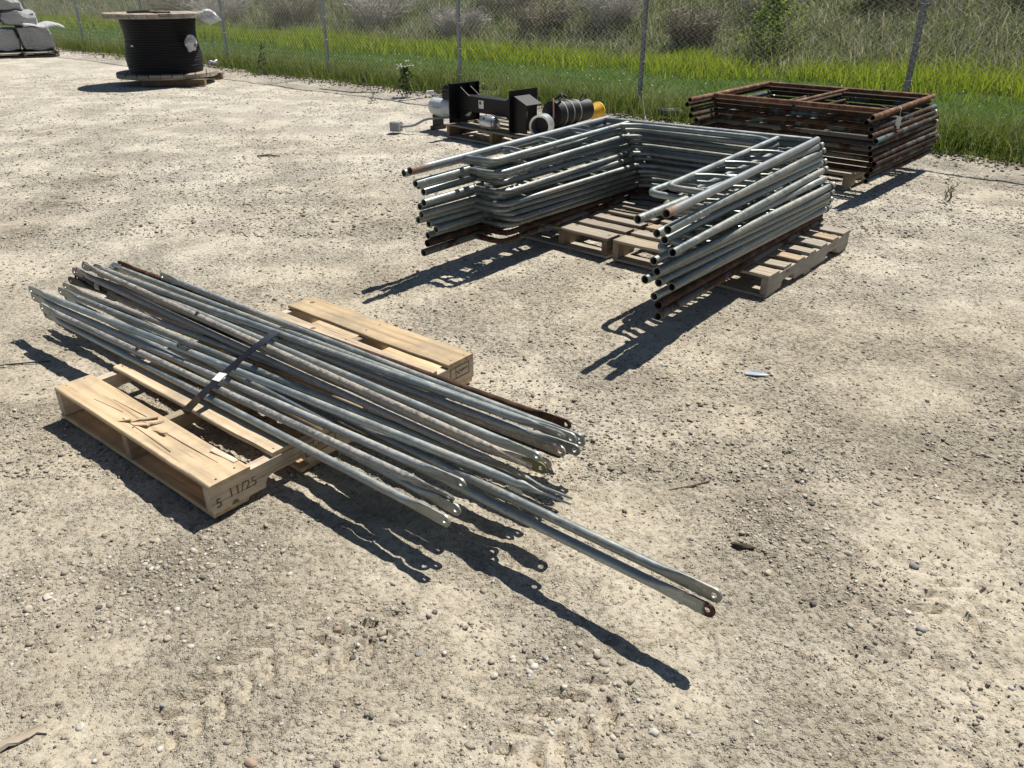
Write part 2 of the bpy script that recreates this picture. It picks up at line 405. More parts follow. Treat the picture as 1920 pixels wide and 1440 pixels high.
Fq = np.stack([idx[:-1, :-1], idx[:-1, 1:], idx[1:, 1:], idx[1:, :-1]], -1).reshape(-1, 4)
ground = link('ground', np_mesh('ground', np.stack([X, Y, Z], -1).reshape(-1, 3), Fq, True), GROUND)
ground['kind'] = 'structure'
DAMP = [(-3.47, 5.17, .35, .8), (-3.52, 5.88, .4, .9), (-3.54, 6.69, .35, .9), (-3.72, 7.71, .3, .6), (-4.63, 9.24, .5, .5), (-4.0, 9.2, .22, .9), (.78, 2.01, .20, .85), (.87, 1.88, .2, .7), (.99, 1.62, .15, .5),
        (-.97, 1.75, .26, .7), (-1.22, 1.6, .25, .7), (-.79, 1.78, .15, .5), (2.05, 3.33, .4, .5), (1.36, 2.25, .3, .5), (-1.43, 6.59, .35, .6), (-.96, 5.3, .3, .6), (.25, 1.25, .12, .5), (-.35, 1.55, .14, .6), (0.05, 1.42, .1, .6), (2.2, 5.6, .5, .4)]
dm = np.zeros_like(X)
for cx, cy, r, st in DAMP: dm = np.maximum(dm, st*np.exp(-(((X-cx)/r)**2+((Y-cy)/(r*1.1))**2)))
arc = np.abs(np.hypot((X+6.6), (Y-6.2))-3.05+.25*(fbm(X*.9, Y*.9, 5, 2)-.5)); dm = np.maximum(dm, .55*np.exp(-(arc/.18)**2)); arc2 = np.abs(np.hypot((X+6.6), (Y-6.2))-4.6+.3*(fbm(X*.9, Y*.9, 6, 2)-.5)); dm = np.maximum(dm, .3*np.exp(-(arc2/.2)**2))
smo = np.zeros_like(X)
for cx, cy, dx, dy, per, ang in TREAD:
    ca, sa = math.cos(ang), math.sin(ang); px = (X-cx)*ca+(Y-cy)*sa; py = -(X-cx)*sa+(Y-cy)*ca; smo = np.maximum(smo, .35*np.clip((1.0-(px/dx)**2-(py/dy)**2)*2, 0, 1))
a2_ = ground.data.attributes.new('smooth', 'FLOAT', 'POINT'); a2_.data.foreach_set('value', smo.ravel().astype(np.float32))
at_ = ground.data.attributes.new('damp', 'FLOAT', 'POINT'); at_.data.foreach_set('value', dm.ravel().astype(np.float32))

# meadow sheet behind the fence: verge, mown strip, bank
def bank_h(s, o):
    rise = np.clip(o-4.6, 0, 13)
    return .014+.05*np.clip(o, 0, 1.5)+.20*rise*(.5+.5*np.clip(rise/3, 0, 1))+(fbm(s*.35, o*.35, 8, 3)-.5)*.5*np.clip((o-3)/4, 0, 1)+(fbm(s*1.6, o*1.6, 5, 2)-.5)*.05*np.clip((o-.3), 0, 1)
ss = np.concatenate([np.linspace(-320, -26, 12), np.arange(-25, 52, .35), np.linspace(53, 420, 14)])
oo = np.concatenate([np.arange(-.3, 20, .3), np.array([21, 24, 30, 50, 90, 180, 400])])
S_, O_ = np.meshgrid(ss, oo)
Oj = O_+(O_ < -.2)*((fbm(S_*1.3, S_*0+3, 4, 4)-.5)*.5)
bp = F0[None, None]+FD*S_[..., None]+FN*Oj[..., None]
zb = bank_h(S_, Oj); zb[0] -= .03
idx = np.arange(S_.size).reshape(S_.shape)
Fq = np.stack([idx[:-1, :-1], idx[:-1, 1:], idx[1:, 1:], idx[1:, :-1]], -1).reshape(-1, 4)[:, ::-1]
bank = link('grass_bank', np_mesh('grass_bank', np.concatenate([bp, zb[..., None]], -1).reshape(-1, 3), Fq, True), SOIL)
bank['kind'] = 'structure'

# ------------------------------------------------------------------ chain link fence
fence = thing('chain_link_fence', 'grey chain link fence running along the grass behind the dirt yard', 'fence', (0, 0, 0))
FH = 2.15
pm = MB(); pm.tube([(0, 0, -.3), (0, 0, FH)], .030, 14); pm.lathe([(.033, FH-.01), (.034, FH+.02), (.02, FH+.045), (.001, FH+.05)], 14)
pme = pm.mesh('fence_post', True, 40); pme.materials.append(POSTM)
for i in range(-4, 13):
    b = fp(FS*i, 0); link('post', pme, POSTM, fence, (b[0], b[1], 0))
    tm = MB()
    for z in (.25, .6, .95, 1.3, 1.65, 2.0):
        tm.tube([Vector((math.cos(a)*.035, math.sin(a)*.035, z)) for a in np.linspace(0, 2*math.pi, 13)], .0025, 5, False)
    if i in (0, 1, 2, 3, 4, 6): part('tie_wire', tm, WIREM, fence, loc=(b[0], b[1], 0))
a, b = fp(-FS*4, -.034), fp(FS*12, -.034)
rm = MB(); rm.tube([(a[0], a[1], FH-.06), (b[0], b[1], FH-.06)], .021, 10); part('top_rail', rm, POSTM, fence)
wm = MB(); wm.tube([(a[0], a[1], .06), (b[0], b[1], .06)], .0022, 5); part('bottom_wire', wm, WIREM, fence)
pit = .078; nw = int((FS*16)/pit); nz = int((FH-.10)/(pit/2)); r_ = .0029
ws = np.arange(nw)[:, None]; jz = np.arange(nz+1)[None]
s_w = -FS*4+ws*pit+np.where(jz % 2 == 0, -.5, .5)*pit
o_w = -.036+np.where(jz % 2 == 0, -1, 1)*.0018+ .012*np.sin(s_w*1.7)*np.sin(jz*.11)
z_w = .04+jz*(pit/2)+0*ws
ctr = np.concatenate([F0+FD*s_w[..., None]+FN*o_w[..., None], z_w[..., None]], -1)
offs = np.array([[FN[0]*math.cos(t_), FN[1]*math.cos(t_), math.sin(t_)] for t_ in (0, 2.09, 4.19)])*r_
sdv = np.array([FD[0], FD[1], 0])
offs = np.array([FD[0]*0+np.array([FN[0]*math.cos(t_)+FD[0]*math.sin(t_), FN[1]*math.cos(t_)+FD[1]*math.sin(t_), 0]) for t_ in (0, 2.09, 4.19)])*r_
V = (ctr[:, :, None]+offs[None, None]).reshape(-1, 3)
idx = np.arange(len(V)).reshape(nw, nz+1, 3); fs_ = []
for k_ in range(3):
    k2 = (k_+1) % 3; fs_.append(np.stack([idx[:, :-1, k_], idx[:, :-1, k2], idx[:, 1:, k2], idx[:, 1:, k_]], -1).reshape(-1, 4))
mesh_o = link('wire_mesh', np_mesh('wire_mesh', V, np.concatenate(fs_), False), WIREM, fence); mesh_o['kind'] = 'stuff'

# ------------------------------------------------------------------ vegetation
def blades(name, s, o, h, w, lean, seg, mat, zfun=bank_h, twist=None, drop=.0):
    """grass blades as tapered bent strips: arrays of position, height, width"""
    n = len(s); base = F0+FD*s[:, None]+FN*o[:, None]; z0 = zfun(s, o) if zfun else np.zeros(n)
    th = RNG.uniform(0, 2*math.pi, n); ph = RNG.uniform(0, 2*math.pi, n)
    V = np.zeros((n, (seg+1)*2, 3), np.float32)
    for i in range(seg+1):
        t_ = i/seg; ww = w*(1-t_)**.7*.5 if i < seg else w*.04
        bend = lean*t_**1.8
        cx = base[:, 0]+np.cos(th)*bend*h; cy = base[:, 1]+np.sin(th)*bend*h; cz = z0+h*t_*(1-.35*lean*t_)-drop
        V[:, 2*i] = np.stack([cx-np.cos(ph)*ww, cy-np.sin(ph)*ww, cz], -1); V[:, 2*i+1] = np.stack([cx+np.cos(ph)*ww, cy+np.sin(ph)*ww, cz], -1)
    f0 = np.array([[2*i, 2*i+1, 2*i+3, 2*i+2] for i in range(seg)])
    F = (np.arange(n)[:, None, None]*(seg+1)*2+f0[None]).reshape(-1, 4)
    ob = link(name, np_mesh(name, V.reshape(-1, 3), F), mat); ob['kind'] = 'stuff'; return ob
GR_F = mat_leaf('verge_grass', [(0, (.07, .13, .016)), (.5, (.145, .21, .028)), (.8, (.21, .26, .042)), (1, (.36, .31, .15))], .55)
GR_L = mat_leaf('lawn_grass', [(0, (.09, .19, .022)), (.6, (.145, .27, .032)), (1, (.20, .31, .05))], .45)
GR_T = mat_leaf('tall_grass', [(0, (.15, .22, .012)), (.5, (.24, .33, .018)), (.9, (.33, .38, .03)), (1, (.38, .33, .10))], .6)
GR_W = mat_leaf('weeds', [(0, (.06, .10, .022)), (.3, (.15, .19, .045)), (.5, (.25, .25, .10)), (.72, (.38, .35, .23)), (1, (.56, .53, .43))], .45)
GR_D = mat_leaf('dead_stems', [(0, (.20, .17, .12)), (.5, (.34, .30, .235)), (1, (.52, .48, .41))], .2)
WFL = mat_simple('white_flower', (.78, .78, .72), .7, 0, .2, .05)
def srange(n): # more blades where the camera is close
    u = RNG.uniform(0, 1, n); return -6.5+ (43)*u**1.45
n = 60000; s = srange(n); o = RNG.normal(.18, .27, n); o = np.clip(o, -.6+.35*fbm(s*1.1, s*0, 31, 3), 1.1)
cl = fbm(s*1.4, o*2, 55, 3); keep = cl > .30; s, o, cl = s[keep], o[keep], cl[keep]
blades('verge_grass', s, o, RNG.uniform(.12, .36, len(s))*(.35+1.2*cl), RNG.uniform(.006, .013, len(s)), RNG.uniform(.1, .9, len(s)), 3, GR_F)
n = 5000; s = srange(n); o = -.25-np.abs(RNG.normal(0, .22, n)); cl = fbm(s*2.2, o*2.2, 65, 3); keep = cl > .56; s, o = s[keep], o[keep]
blades('stray_grass', s, o, RNG.uniform(.05, .16, len(s)), RNG.uniform(.005, .010, len(s)), RNG.uniform(.3, 1.1, len(s)), 2, GR_F, lambda a, b: np.zeros_like(a)-.01)
n = 4500; s = srange(n); o = RNG.normal(.15, .3, n)
blades('verge_straw', s, o, RNG.uniform(.15, .45, n), RNG.uniform(.003, .006, n), RNG.uniform(.2, 1.0, n), 3, GR_D)
n = 90000; s = srange(n); o = RNG.uniform(.35, 4.0, n)
blades('lawn_grass', s, o, RNG.uniform(.04, .10, n), RNG.uniform(.006, .014, n), RNG.uniform(.1, .9, n), 1, GR_L)
n = 34000; s = srange(n); o = 3.9+RNG.normal(0, .55, n)+.9*(fbm(s*.5, s*0, 71, 3)-.5)
m = fbm(s*.9, o*.9, 12, 3); keep = m > .35; s, o, m = s[keep], o[keep], m[keep]
blades('tall_grass', s, o, RNG.uniform(.16, .38, len(s))*(.5+m), RNG.uniform(.010, .022, len(s)), RNG.uniform(.1, .7, len(s)), 3, GR_T)
n = 85000; s = srange(n)*1.12-1; o = RNG.uniform(4.6, 12.5, n); m = fbm(s*.55, o*.55, 91, 3)
blades('bank_weeds', s, o, RNG.uniform(.12, .42, n)*(.25+1.3*m), RNG.uniform(.010, .026, n), RNG.uniform(.2, 1.1, n), 2, GR_W)
n = 26000; s = srange(n)*1.12-1; o = RNG.uniform(5.0, 12.5, n); m = fbm(s*.6+9, o*.6, 191, 3); keep = m > .46; s, o, m = s[keep], o[keep], m[keep]
blades('dead_grass', s, o, RNG.uniform(.35, .8, len(s))*(.3+m), RNG.uniform(.004, .009, len(s)), RNG.uniform(.3, 1.3, len(s)), 3, GR_D)
# clover and dandelion heads in the lawn
n = 520; s = srange(n); o = np.abs(RNG.normal(.2, 1.0, n))+.05; b = F0+FD*s[:, None]+FN*o[:, None]; z = bank_h(s, o)+RNG.uniform(.06, .16, n)
hx = np.array([[math.cos(a), math.sin(a), 0] for a in np.arange(6)*math.pi/3]+[[0, 0, .8], [0, 0, -.5]])
rad = RNG.uniform(.008, .018, n)
V = np.concatenate([b, z[:, None]], -1)[:, None]+hx[None]*rad[:, None, None]
f = np.array([[i, (i+1) % 6, 6] for i in range(6)]+[[(i+1) % 6, i, 7] for i in range(6)])
fl = link('clover_flowers', np_mesh('clover_flowers', V.reshape(-1, 3), (np.arange(n)[:, None, None]*8+f[None]).reshape(-1, 3)), WFL); fl['kind'] = 'stuff'

def stems_mesh(nst, hgt, spread, r, rng, branches=2, droop=.3):
    mb = MB()
    for i in range(nst):
        a = rng.uniform(0, 2*math.pi); rr = spread*math.sqrt(rng.random())*.45; p = Vector((math.cos(a)*rr, math.sin(a)*rr, -.03))
        hh = hgt*rng.uniform(.55, 1.05); out = Vector((math.cos(a), math.sin(a), 0))*spread*rng.uniform(.1, .75); b2 = rng.uniform(0, 6.28)
        pts = [p+out*(t_**1.5)+Vector((math.cos(b2), math.sin(b2), 0))*.05*math.sin(t_*5)+Vector((0, 0, hh*(t_-droop*t_*t_*rng.uniform(.3, 1)))) for t_ in (0, .25, .5, .75, 1)]
        mb.tube(pts, [r, r*.9, r*.75, r*.55, r*.3], 3, False)
        for _ in range(branches):
            k_ = rng.choice((1, 2, 3)); q = pts[k_]; d = Vector((rng.gauss(0, 1), rng.gauss(0, 1), rng.uniform(-.2, .9))).normalized()*hgt*rng.uniform(.15, .35)
            mb.tube([q, q+d*.55+Vector((0, 0, .02)), q+d], [r*.6, r*.45, r*.25], 3, False)
    return mb
DEADB = mat_leaf('dead_brush', [(0, (.32, .29, .255)), (.6, (.52, .485, .44)), (1, (.70, .67, .62))], .1)
DEADB2 = mat_leaf('brown_brush', [(0, (.20, .17, .12)), (.6, (.34, .30, .23)), (1, (.50, .45, .36))], .1)
rg = random.Random(5)
BR = [((7.6, 17.2), 1.0, 1.0, 'grey leafless brush behind the rightmost fence post'), ((5.5, 18.6), .75, .8, 'grey tangle of dead brush just behind the green leafy shrub'),
      ((2.2, 19.2), .8, .8, 'grey dead brush behind the fence above the stacked galvanized frames'), ((.7, 19.7), .7, .9, 'grey brown dead brush left of the middle fence post'),
      ((-1.3, 20.6), .8, .8, 'thin dead brush with one bent white stalk, between two fence posts'), ((-3.6, 23.2), .9, 1.1, 'wide pale dead brush on the bank above the small white flowers'),
      ((-6.4, 25.4), .9, 1.1, 'dead brush on the bank right of the cable reel'), ((9.6, 15.6), .8, .9, 'dead brown brush at the right edge behind the fence'), ((-9.2, 27.2), .9, 1.2, 'dead brush on the bank behind the cable reel')]
for (x, y), hh, sp, lab in (((3.6, 17.0), .8, .7, 'low dead brush left of the green leafy shrub behind the fence'), ((9.2, 18.0), 1.0, 1.0, 'tall grey dead brush high on the bank at the right'), ((-.2, 23.0), 1.0, 1.2, 'grey dead brush high on the bank behind the black steel parts'), ((-11.5, 29.5), 1.0, 1.2, 'dead brush on the bank between the cable reel and the white cartons'), ((6.2, 20.5), 1.0, 1.1, 'grey dead brush high on the bank above the rusty frames')): BR.append(((x, y), hh, sp, lab))
for i, ((x, y), hh, sp, lab) in enumerate(BR):
    s, o = s_o(x, y); z = float(bank_h(np.array(s), np.array(o)))
    t_ = thing('dead_bush', lab, 'bush', (x, y, z), 0, 'dead brush on the bank')
    part('stems', stems_mesh(240, hh*1.3, sp*1.1, .0075, rg, 4, .42), DEADB if i % 3 else DEADB2, t_, False, None)
def leaves_mesh(n, h, sp, size, rng, zmin=.1):
    mb = MB()
    for i in range(n):
        z = zmin*h+h*(1-zmin)*rng.random()**.8; a = rng.uniform(0, 6.283); rr = sp*(1-.65*(z/h)**2.2)*math.sqrt(rng.random())*(.75+.35*math.sin(3*a+z*4))
        c = Vector((math.cos(a)*rr, math.sin(a)*rr, z)); u = Vector((rng.gauss(0, 1), rng.gauss(0, 1), rng.gauss(0, .6))).normalized()
        v = u.cross(Vector((rng.gauss(0, .5), rng.gauss(0, .5), 1))).normalized(); L = size*rng.uniform(.6, 1.3)
        mb.add([c-u*L*.5, c+v*L*.3, c+u*L*.5, c-v*L*.3], [(0, 1, 2, 3)])
    return mb
LEAFB = mat_leaf('shrub_leaf', [(0, (.10, .18, .018)), (.5, (.19, .29, .028)), (1, (.33, .38, .05))], .55)
LEAFD = mat_leaf('dark_leaf', [(0, (.02, .04, .012)), (.6, (.04, .075, .018)), (1, (.08, .11, .03))], .4)
def shrub(x, y, h, sp, nl, size, label, mat, name='leafy_shrub', cat='shrub', z=None):
    if z is None: s, o = s_o(x, y); z = float(bank_h(np.array(s), np.array(o)))
    t_ = thing(name, label, cat, (x, y, z))
    part('stems', stems_mesh(max(4, int(nl/60)), h*.95, sp, .006, rg, 2, .1), TWIG, t_, False, None)
    part('foliage', leaves_mesh(nl, h, sp, size, rg), mat, t_, False, None); return t_
shrub(4.75, 15.6, 1.15, .75, 2200, .06, 'bright green leafy shrub standing behind the fence beside the dead brush', LEAFB)
shrub(7.35, 14.0, 1.25, .3, 160, .05, 'thin sapling with few pale leaves right of the rightmost fence post', LEAFB, 'sapling', 'sapling')
w1 = shrub(-1.53, 11.9, .40, .17, 260, .05, 'dark green weed with white flower heads at the foot of the fence', LEAFD, 'flowering_weed', 'weed', 0)
fm = MB()
for i in range(16):
    a = rg.uniform(0, 6.28); q = Vector((math.cos(a)*rg.uniform(0, .16), math.sin(a)*rg.uniform(0, .1), rg.uniform(.36, .50)))
    fm.lathe([(.001, .008), (.014, .004), (.016, -.002), (.001, -.006)], 7, M=Matrix.Translation(q))
part('flower_heads', fm, WFL, w1)['kind'] = 'stuff'
shrub(-4.5, 15.15, .5, .12, 90, .05, 'thin tall weed growing in front of the fence left of the flowering weed', LEAFD, 'tall_weed', 'weed', 0)
for x, y, h, lab in ((-1.9, 11.3, .14, 'low green weed tuft on the dirt in front of the flowering weed'), (-.45, 9.6, .12, 'small weed tuft on the dirt left of the air tank'), (3.35, 6.0, .2, 'small sprig on the bare dirt right of the rusty frames')):
    shrub(x, y, h, .09, 40, .025, lab, LEAFD, 'weed_tuft', 'weed', 0)

# ------------------------------------------------------------------ gravel and litter on the yard
def ico(sub):
    bm = bmesh.new(); bmesh.ops.create_icosphere(bm, subdivisions=sub, radius=1)
    v = np.array([x.co[:] for x in bm.verts]); f = np.array([[q.index for q in p.verts] for p in bm.faces]); bm.free(); return v, f
def octa():
    v = np.array([(1, 0, 0), (0, 1, 0), (-1, 0, 0), (0, -1, 0), (.2, .1, 1), (0, 0, -1)], float); f = np.array([(0, 1, 4), (1, 2, 4), (2, 3, 4), (3, 0, 4), (1, 0, 5), (2, 1, 5), (3, 2, 5), (0, 3, 5)]); return v, f
def scatter_stones(name, P, R_, sub, mat, sink=.35, flat=(.45, .8)):
    v, f = ico(sub) if sub >= 0 else octa(); n = len(P); th = RNG.uniform(0, 6.283, n); sx = RNG.uniform(.75, 1.3, n); sz = RNG.uniform(*flat, n)
    W = v[None]*(1+RNG.uniform(-.22, .22, (n, len(v), 1))); W = W*np.stack([sx, 1/sx**.5, sz], -1)[:, None]*R_[:, None, None]
    c, s_ = np.cos(th)[:, None], np.sin(th)[:, None]
    W = W+RNG.normal(0, .10, W.shape)*R_[:, None, None]*(sub >= 0)
    A = np.stack([W[..., 0]*c-W[..., 1]*s_, W[..., 0]*s_+W[..., 1]*c, W[..., 2]], -1)
    z = ground_h(P[:, 0], P[:, 1])+R_*sz*(1-2*sink)
    A = A+np.concatenate([P, z[:, None]], -1)[:, None]
    F = (np.arange(n)[:, None, None]*len(v)+f[None]).reshape(-1, 3)
    ob = link(name, np_mesh(name, A.reshape(-1, 3), F, sub > 0), mat); ob['kind'] = 'stuff'; return ob
def yard_points(n, ymin, ymax, seed, thr, power=1.0):
    out = []
    while sum(len(a) for a in out) < n:
        y = ymin+(ymax-ymin)*RNG.uniform(0, 1, n*2)**power; x = RNG.uniform(-1, 1, n*2)*(.35+y*.72)
        d = fbm(x*1.3, y*1.3, seed, 3)*.6+fbm(x*5, y*5, seed+3, 2)*.4; kp = d > thr
        s, o = s_o(x, y); kp &= o < -.25; out.append(np.stack([x, y], -1)[kp])
    return np.concatenate(out)[:n]
P = yard_points(3800, .95, 4.2, 5, .50, 1.3)
spots = [d_ for d_ in DAMP if d_[1] < 3.5]; Q = np.concatenate([np.stack([RNG.normal(cx, r*.55, int(700*r/.2*st)), RNG.normal(cy, r*.5, int(700*r/.2*st))], -1) for cx, cy, r, st in spots]); P = np.concatenate([P, Q])
scatter_stones('gravel', P, np.exp(RNG.normal(-5.75, .5, len(P))).clip(.0015, .0115), 1, STONES, .45, (.35, .7))
P = yard_points(16000, .95, 5.5, 15, .42, 1.3); scatter_stones('grit', P, np.exp(RNG.normal(-6.1, .45, len(P))).clip(.001, .007), 0, STONES, .3, (.3, .7))
P = yard_points(42000, 2.2, 8.5, 45, .40, 1.3); scatter_stones('stone_chips', P, np.exp(RNG.normal(-5.65, .5, len(P))).clip(.0015, .012), -1, STONES, .25, (.3, .6))
P = yard_points(26000, 5.0, 15.0, 25, .40, 1.2); scatter_stones('far_gravel', P, np.exp(RNG.normal(-5.05, .45, len(P))).clip(.003, .018), -1, STONES, .25, (.25, .55))
CLOD = mat_simple('dark_clods', (.075, .06, .045), .95, 0, .1, .4, 30)
CRUMB = mat_simple('mud_crumbs', (.26, .22, .165), .95, 0, .1, .4, 30)
n = 9000; s = srange(n); o = -.22-np.abs(RNG.normal(0, .26, n)); P = F0+FD*s[:, None]+FN*o[:, None]
scatter_stones('dark_debris', P, RNG.uniform(.004, .018, n), 0, CLOD, .3, (.3, .7))
P = yard_points(5000, 2.0, 13, 33, .53, 1.2); scatter_stones('mud_crumbs', P, np.exp(RNG.normal(-5.5, .5, len(P))).clip(.002, .012), -1, CRUMB, .3, (.3, .7))

STN = [(-0.984,1.215,.0133,'w'),(-0.737,1.193,.0096,'w'),(-0.826,1.168,.0106,'t'),(-0.931,1.579,.0129,'w'),(-0.891,1.485,.0124,'t'),(-0.818,1.454,.0109,'w'),(-0.873,1.764,.0139,'t'),(-1.08,1.881,.0145,'t'),(-1.279,1.63,.0146,'w'),(-1.307,1.587,.0158,'t'),(-1.119,1.595,.0115,'d'),(-0.565,1.12,.015,'b'),(-0.777,1.154,.0082,'g'),(-0.638,1.528,.0112,'t'),(-0.556,1.524,.0098,'t'),(-0.46,1.522,.0112,'b'),(-0.401,1.422,.0107,'d'),(-0.436,1.543,.0113,'t'),(-0.951,1.838,.0127,'w'),(-0.694,1.605,.0101,'t'),(-1.061,1.277,.01,'w'),(-1.129,1.247,.0086,'g'),(-0.994,1.187,.0084,'w'),(-0.889,1.145,.0082,'w'),(-0.337,1.252,.0086,'w'),(-0.38,1.12,.0092,'w'),(-0.043,1.364,.0117,'w'),(0.043,1.371,.0118,'w'),(0.13,1.381,.0079,'d'),(0.234,1.381,.0092,'g'),(0.107,1.231,.011,'w'),(-0.049,1.168,.0118,'g'),(0.319,1.197,.0132,'w'),(0.058,1.138,.0105,'b'),(0.037,1.302,.0076,'t'),(0.004,1.415,.0093,'w'),(0.215,1.441,.0108,'w'),(0.242,1.142,.0082,'g'),(0.238,1.161,.0083,'g'),(1.174,1.769,.017,'g'),(1.062,1.501,.0083,'t'),(-0.237,1.434,.0121,'g'),(0.738,1.739,.0138,'t'),(0.668,1.736,.0092,'g'),(0.954,2.137,.0142,'b'),(0.975,2.066,.0121,'d'),(1.043,2.057,.0103,'g'),(1.064,1.759,.0123,'d'),(0.829,1.623,.0102,'w'),(0.906,1.429,.0107,'w'),(1.577,1.967,.0134,'d'),(1.678,2.761,.0108,'d'),(1.639,3.325,.0125,'g'),(0.783,1.698,.009,'w'),(-0.553,1.3,.0076,'w'),(-1.086,1.483,.0082,'t'),(-0.949,1.389,.0079,'t'),(1.398,2.095,.0105,'w')]
SPEC = {0: 'round white pebble at the lower left corner of the yard', 2: 'tan pebble to the right of the round white pebble at the lower left',
 3: 'white pebble below the pallet shadow, top one of a column of three', 4: 'tan pebble below the pallet shadow, middle one of a column of three', 5: 'white pebble below the pallet shadow, lowest one of a column of three',
 6: 'tan pebble nearest below the corner of the pallet shadow', 7: 'tan pebble beside dark crumbs just under the pallet shadow', 8: 'white stone near the left edge beside a larger tan stone', 9: 'largest tan stone near the left edge',
 10: 'dark pebble between the left edge and the column of three pebbles', 11: 'big brown pebble at the bottom edge left of the middle', 13: 'tan pebble at the left end of the gravel row below the pallet', 15: 'brown pebble at the right end of the gravel row below the pallet',
 16: 'dark blue grey pebble below the gravel row under the pallet', 17: 'tan pebble touching the brown one in the gravel row below the pallet', 18: 'white pebble close to the pallet shadow edge, above the tan one',
 26: 'white pebble below the brace shadows, left one of two', 27: 'white pebble below the brace shadows, right one of two', 30: 'white pebble in the middle of the tyre marks at the bottom', 31: 'square grey pebble on the tyre marks at the bottom',
 32: 'oval white pebble at the bottom below the end of the long brace shadow', 33: 'brown half buried pebble at the bottom edge on the tyre marks', 36: 'white pebble just below the long brace shadow', 39: 'big grey pebble on the scraped dirt at the far right',
 41: 'round grey pebble below the crossed brace shadows', 42: 'tan angular stone right of the two longest brace tips', 44: 'brown pebble right of the twig, left one of a pair', 45: 'dark pebble right of the twig, right one of a pair', 47: 'dark pebble left of the big grey pebble',
 49: 'pale pebble on the scraped dirt below the big grey pebble', 50: 'dark pebble at the right edge above the scraped dirt', 51: 'dark pebble right of the blue grey scrap', 52: 'grey pebble beyond the blue grey scrap', 57: 'pale pebble right of the twig near the right side'}
v1, f1 = ico(3)
def facet(W, k_):
    W = W.copy()
    for _ in range(k_):
        d = RNG.normal(0, 1, 3); d /= np.linalg.norm(d); c = RNG.uniform(.62, .9); q = W @ d-c; W -= np.clip(q, 0, None)[:, None]*d*.9
    return W
for i, (x, y, r, c) in enumerate(STN):
    r *= .88
    if i not in SPEC: continue
    W = facet(v1*(1+.10*(fbm(v1[:, 0]*1.3+i*3.1, v1[:, 1]*1.3+v1[:, 2]*1.9, i, 3)-.5)[:, None]*4.2), 7)
    W = W*np.array([random.uniform(.95, 1.25), random.uniform(.8, 1.0), random.uniform(.6, .85)])*r
    o = link('pebble', np_mesh('pebble', W, f1, True), PEB[c], None, (x, y, float(ground_h(np.array(x), np.array(y)))-r*.02), (random.uniform(-.2, .2), random.uniform(-.2, .2), random.uniform(0, 6)))
    tag(o, SPEC[i], 'pebble', 'loose pebbles on the dirt')

sm_ = [q for i, q in enumerate(STN) if i not in SPEC]; scatter_stones('small_pebbles', np.array([q[:2] for q in sm_]), np.array([q[2]*.9 for q in sm_]), 2, STONES, .4, (.5, .8))
def stick(name, pts, r, label, cat, mat=TWIG):
    mb = MB(); mb.tube(pts, r, 6); o = link(name, mb.mesh(name, True, 50), mat); return tag(o, label, cat)
def gz(x, y, d=0): return (x, y, float(ground_h(np.array(x), np.array(y)))+d)
stick('twig', [gz(.525, 2.15, .004), gz(.60, 2.172, .007), gz(.673, 2.197, .006)], [.002, .003, .003], 'dry brown twig on the dirt right of the brace tips', 'twig')
stick('stick', [gz(-2.445, 7.636, .008), gz(-2.34, 7.655, .012), gz(-2.232, 7.661, .006)], [.009, .012, .004], 'dark curved stick lying on the open dirt beyond the braces', 'stick')
stick('wire_offcut', [gz(-2.5, 3.03, .005), gz(-2.249, 3.075, .008), gz(-2.15, 3.10, .006), gz(-2.049, 3.118, .006)], .003, 'thin dark wire on the dirt at the left edge beside the brace shadow', 'wire', BLACKR)
mb = MB(); mb.add(*bar_geo(.17, .024, .007, .002, 9, .006, rg)); o = link('wood_splinter', mb.mesh('wood_splinter', True, 40), WOODG, None, gz(-1.125, 1.16, .008), (0, .05, .62)); tag(o, 'grey weathered wood splinter in the lower left corner', 'wood')
mb = MB(); mb.prism([(-.045, -.012, 0), (.0, -.016, .004), (.05, -.004, .003), (.045, .006, .004), (.0, .018, .008), (-.045, .012, .002)], (0, 0, .005)); o = link('plastic_scrap', mb.mesh('plastic_scrap'), BLUESCRAP, None, gz(1.051, 2.996, .004), (.1, 0, -.3)); tag(o, 'flat blue grey scrap lying alone on the bare dirt', 'scrap')
W = v1*(1+.5*(fbm(v1[:, 0]*2, v1[:, 1]*2+v1[:, 2]*3, 4, 3)-.5)[:, None]*2)*np.array([.032, .011, .009]); o = link('dirt_lump', np_mesh('dirt_lump', W, f1), CLOD, None, gz(.694, 1.846, .005), (0, 0, -.4)); tag(o, 'dark elongated lump of dirt right of the twig', 'clod')
W = v1*(1+.6*(fbm(v1[:, 0]*2, v1[:, 1]*2+v1[:, 2]*3, 9, 3)-.5)[:, None]*2)*np.array([.11, .05, .06]); o = link('foil_scrap', np_mesh('foil_scrap', W, f1), TINM, None, (-5.75, 16.2, .08), (.3, .2, .6)); tag(o, 'crumpled silver foil at the grass edge right of the cable reel', 'litter')
W = v1*(1+.5*(fbm(v1[:, 0]*2, v1[:, 1]*2+v1[:, 2]*3, 19, 3)-.5)[:, None]*2)*np.array([.2, .05, .05]); o = link('rag', np_mesh('rag', W, f1), mat_simple('grey_cloth', (.16, .16, .165), .9), None, (1.93, 9.95, .07), (.1, .0, -.6)); tag(o, 'grey crumpled rag at the grass edge behind the galvanized frames', 'rag')
stick('loose_wire', [gz(-3.0, 12.9, .006), gz(-2.4, 12.45, .006), gz(-1.9, 12.35, .02)], .006, 'dark loose wire along the edge of the dirt left of the flowering weed', 'wire', BLACKR)

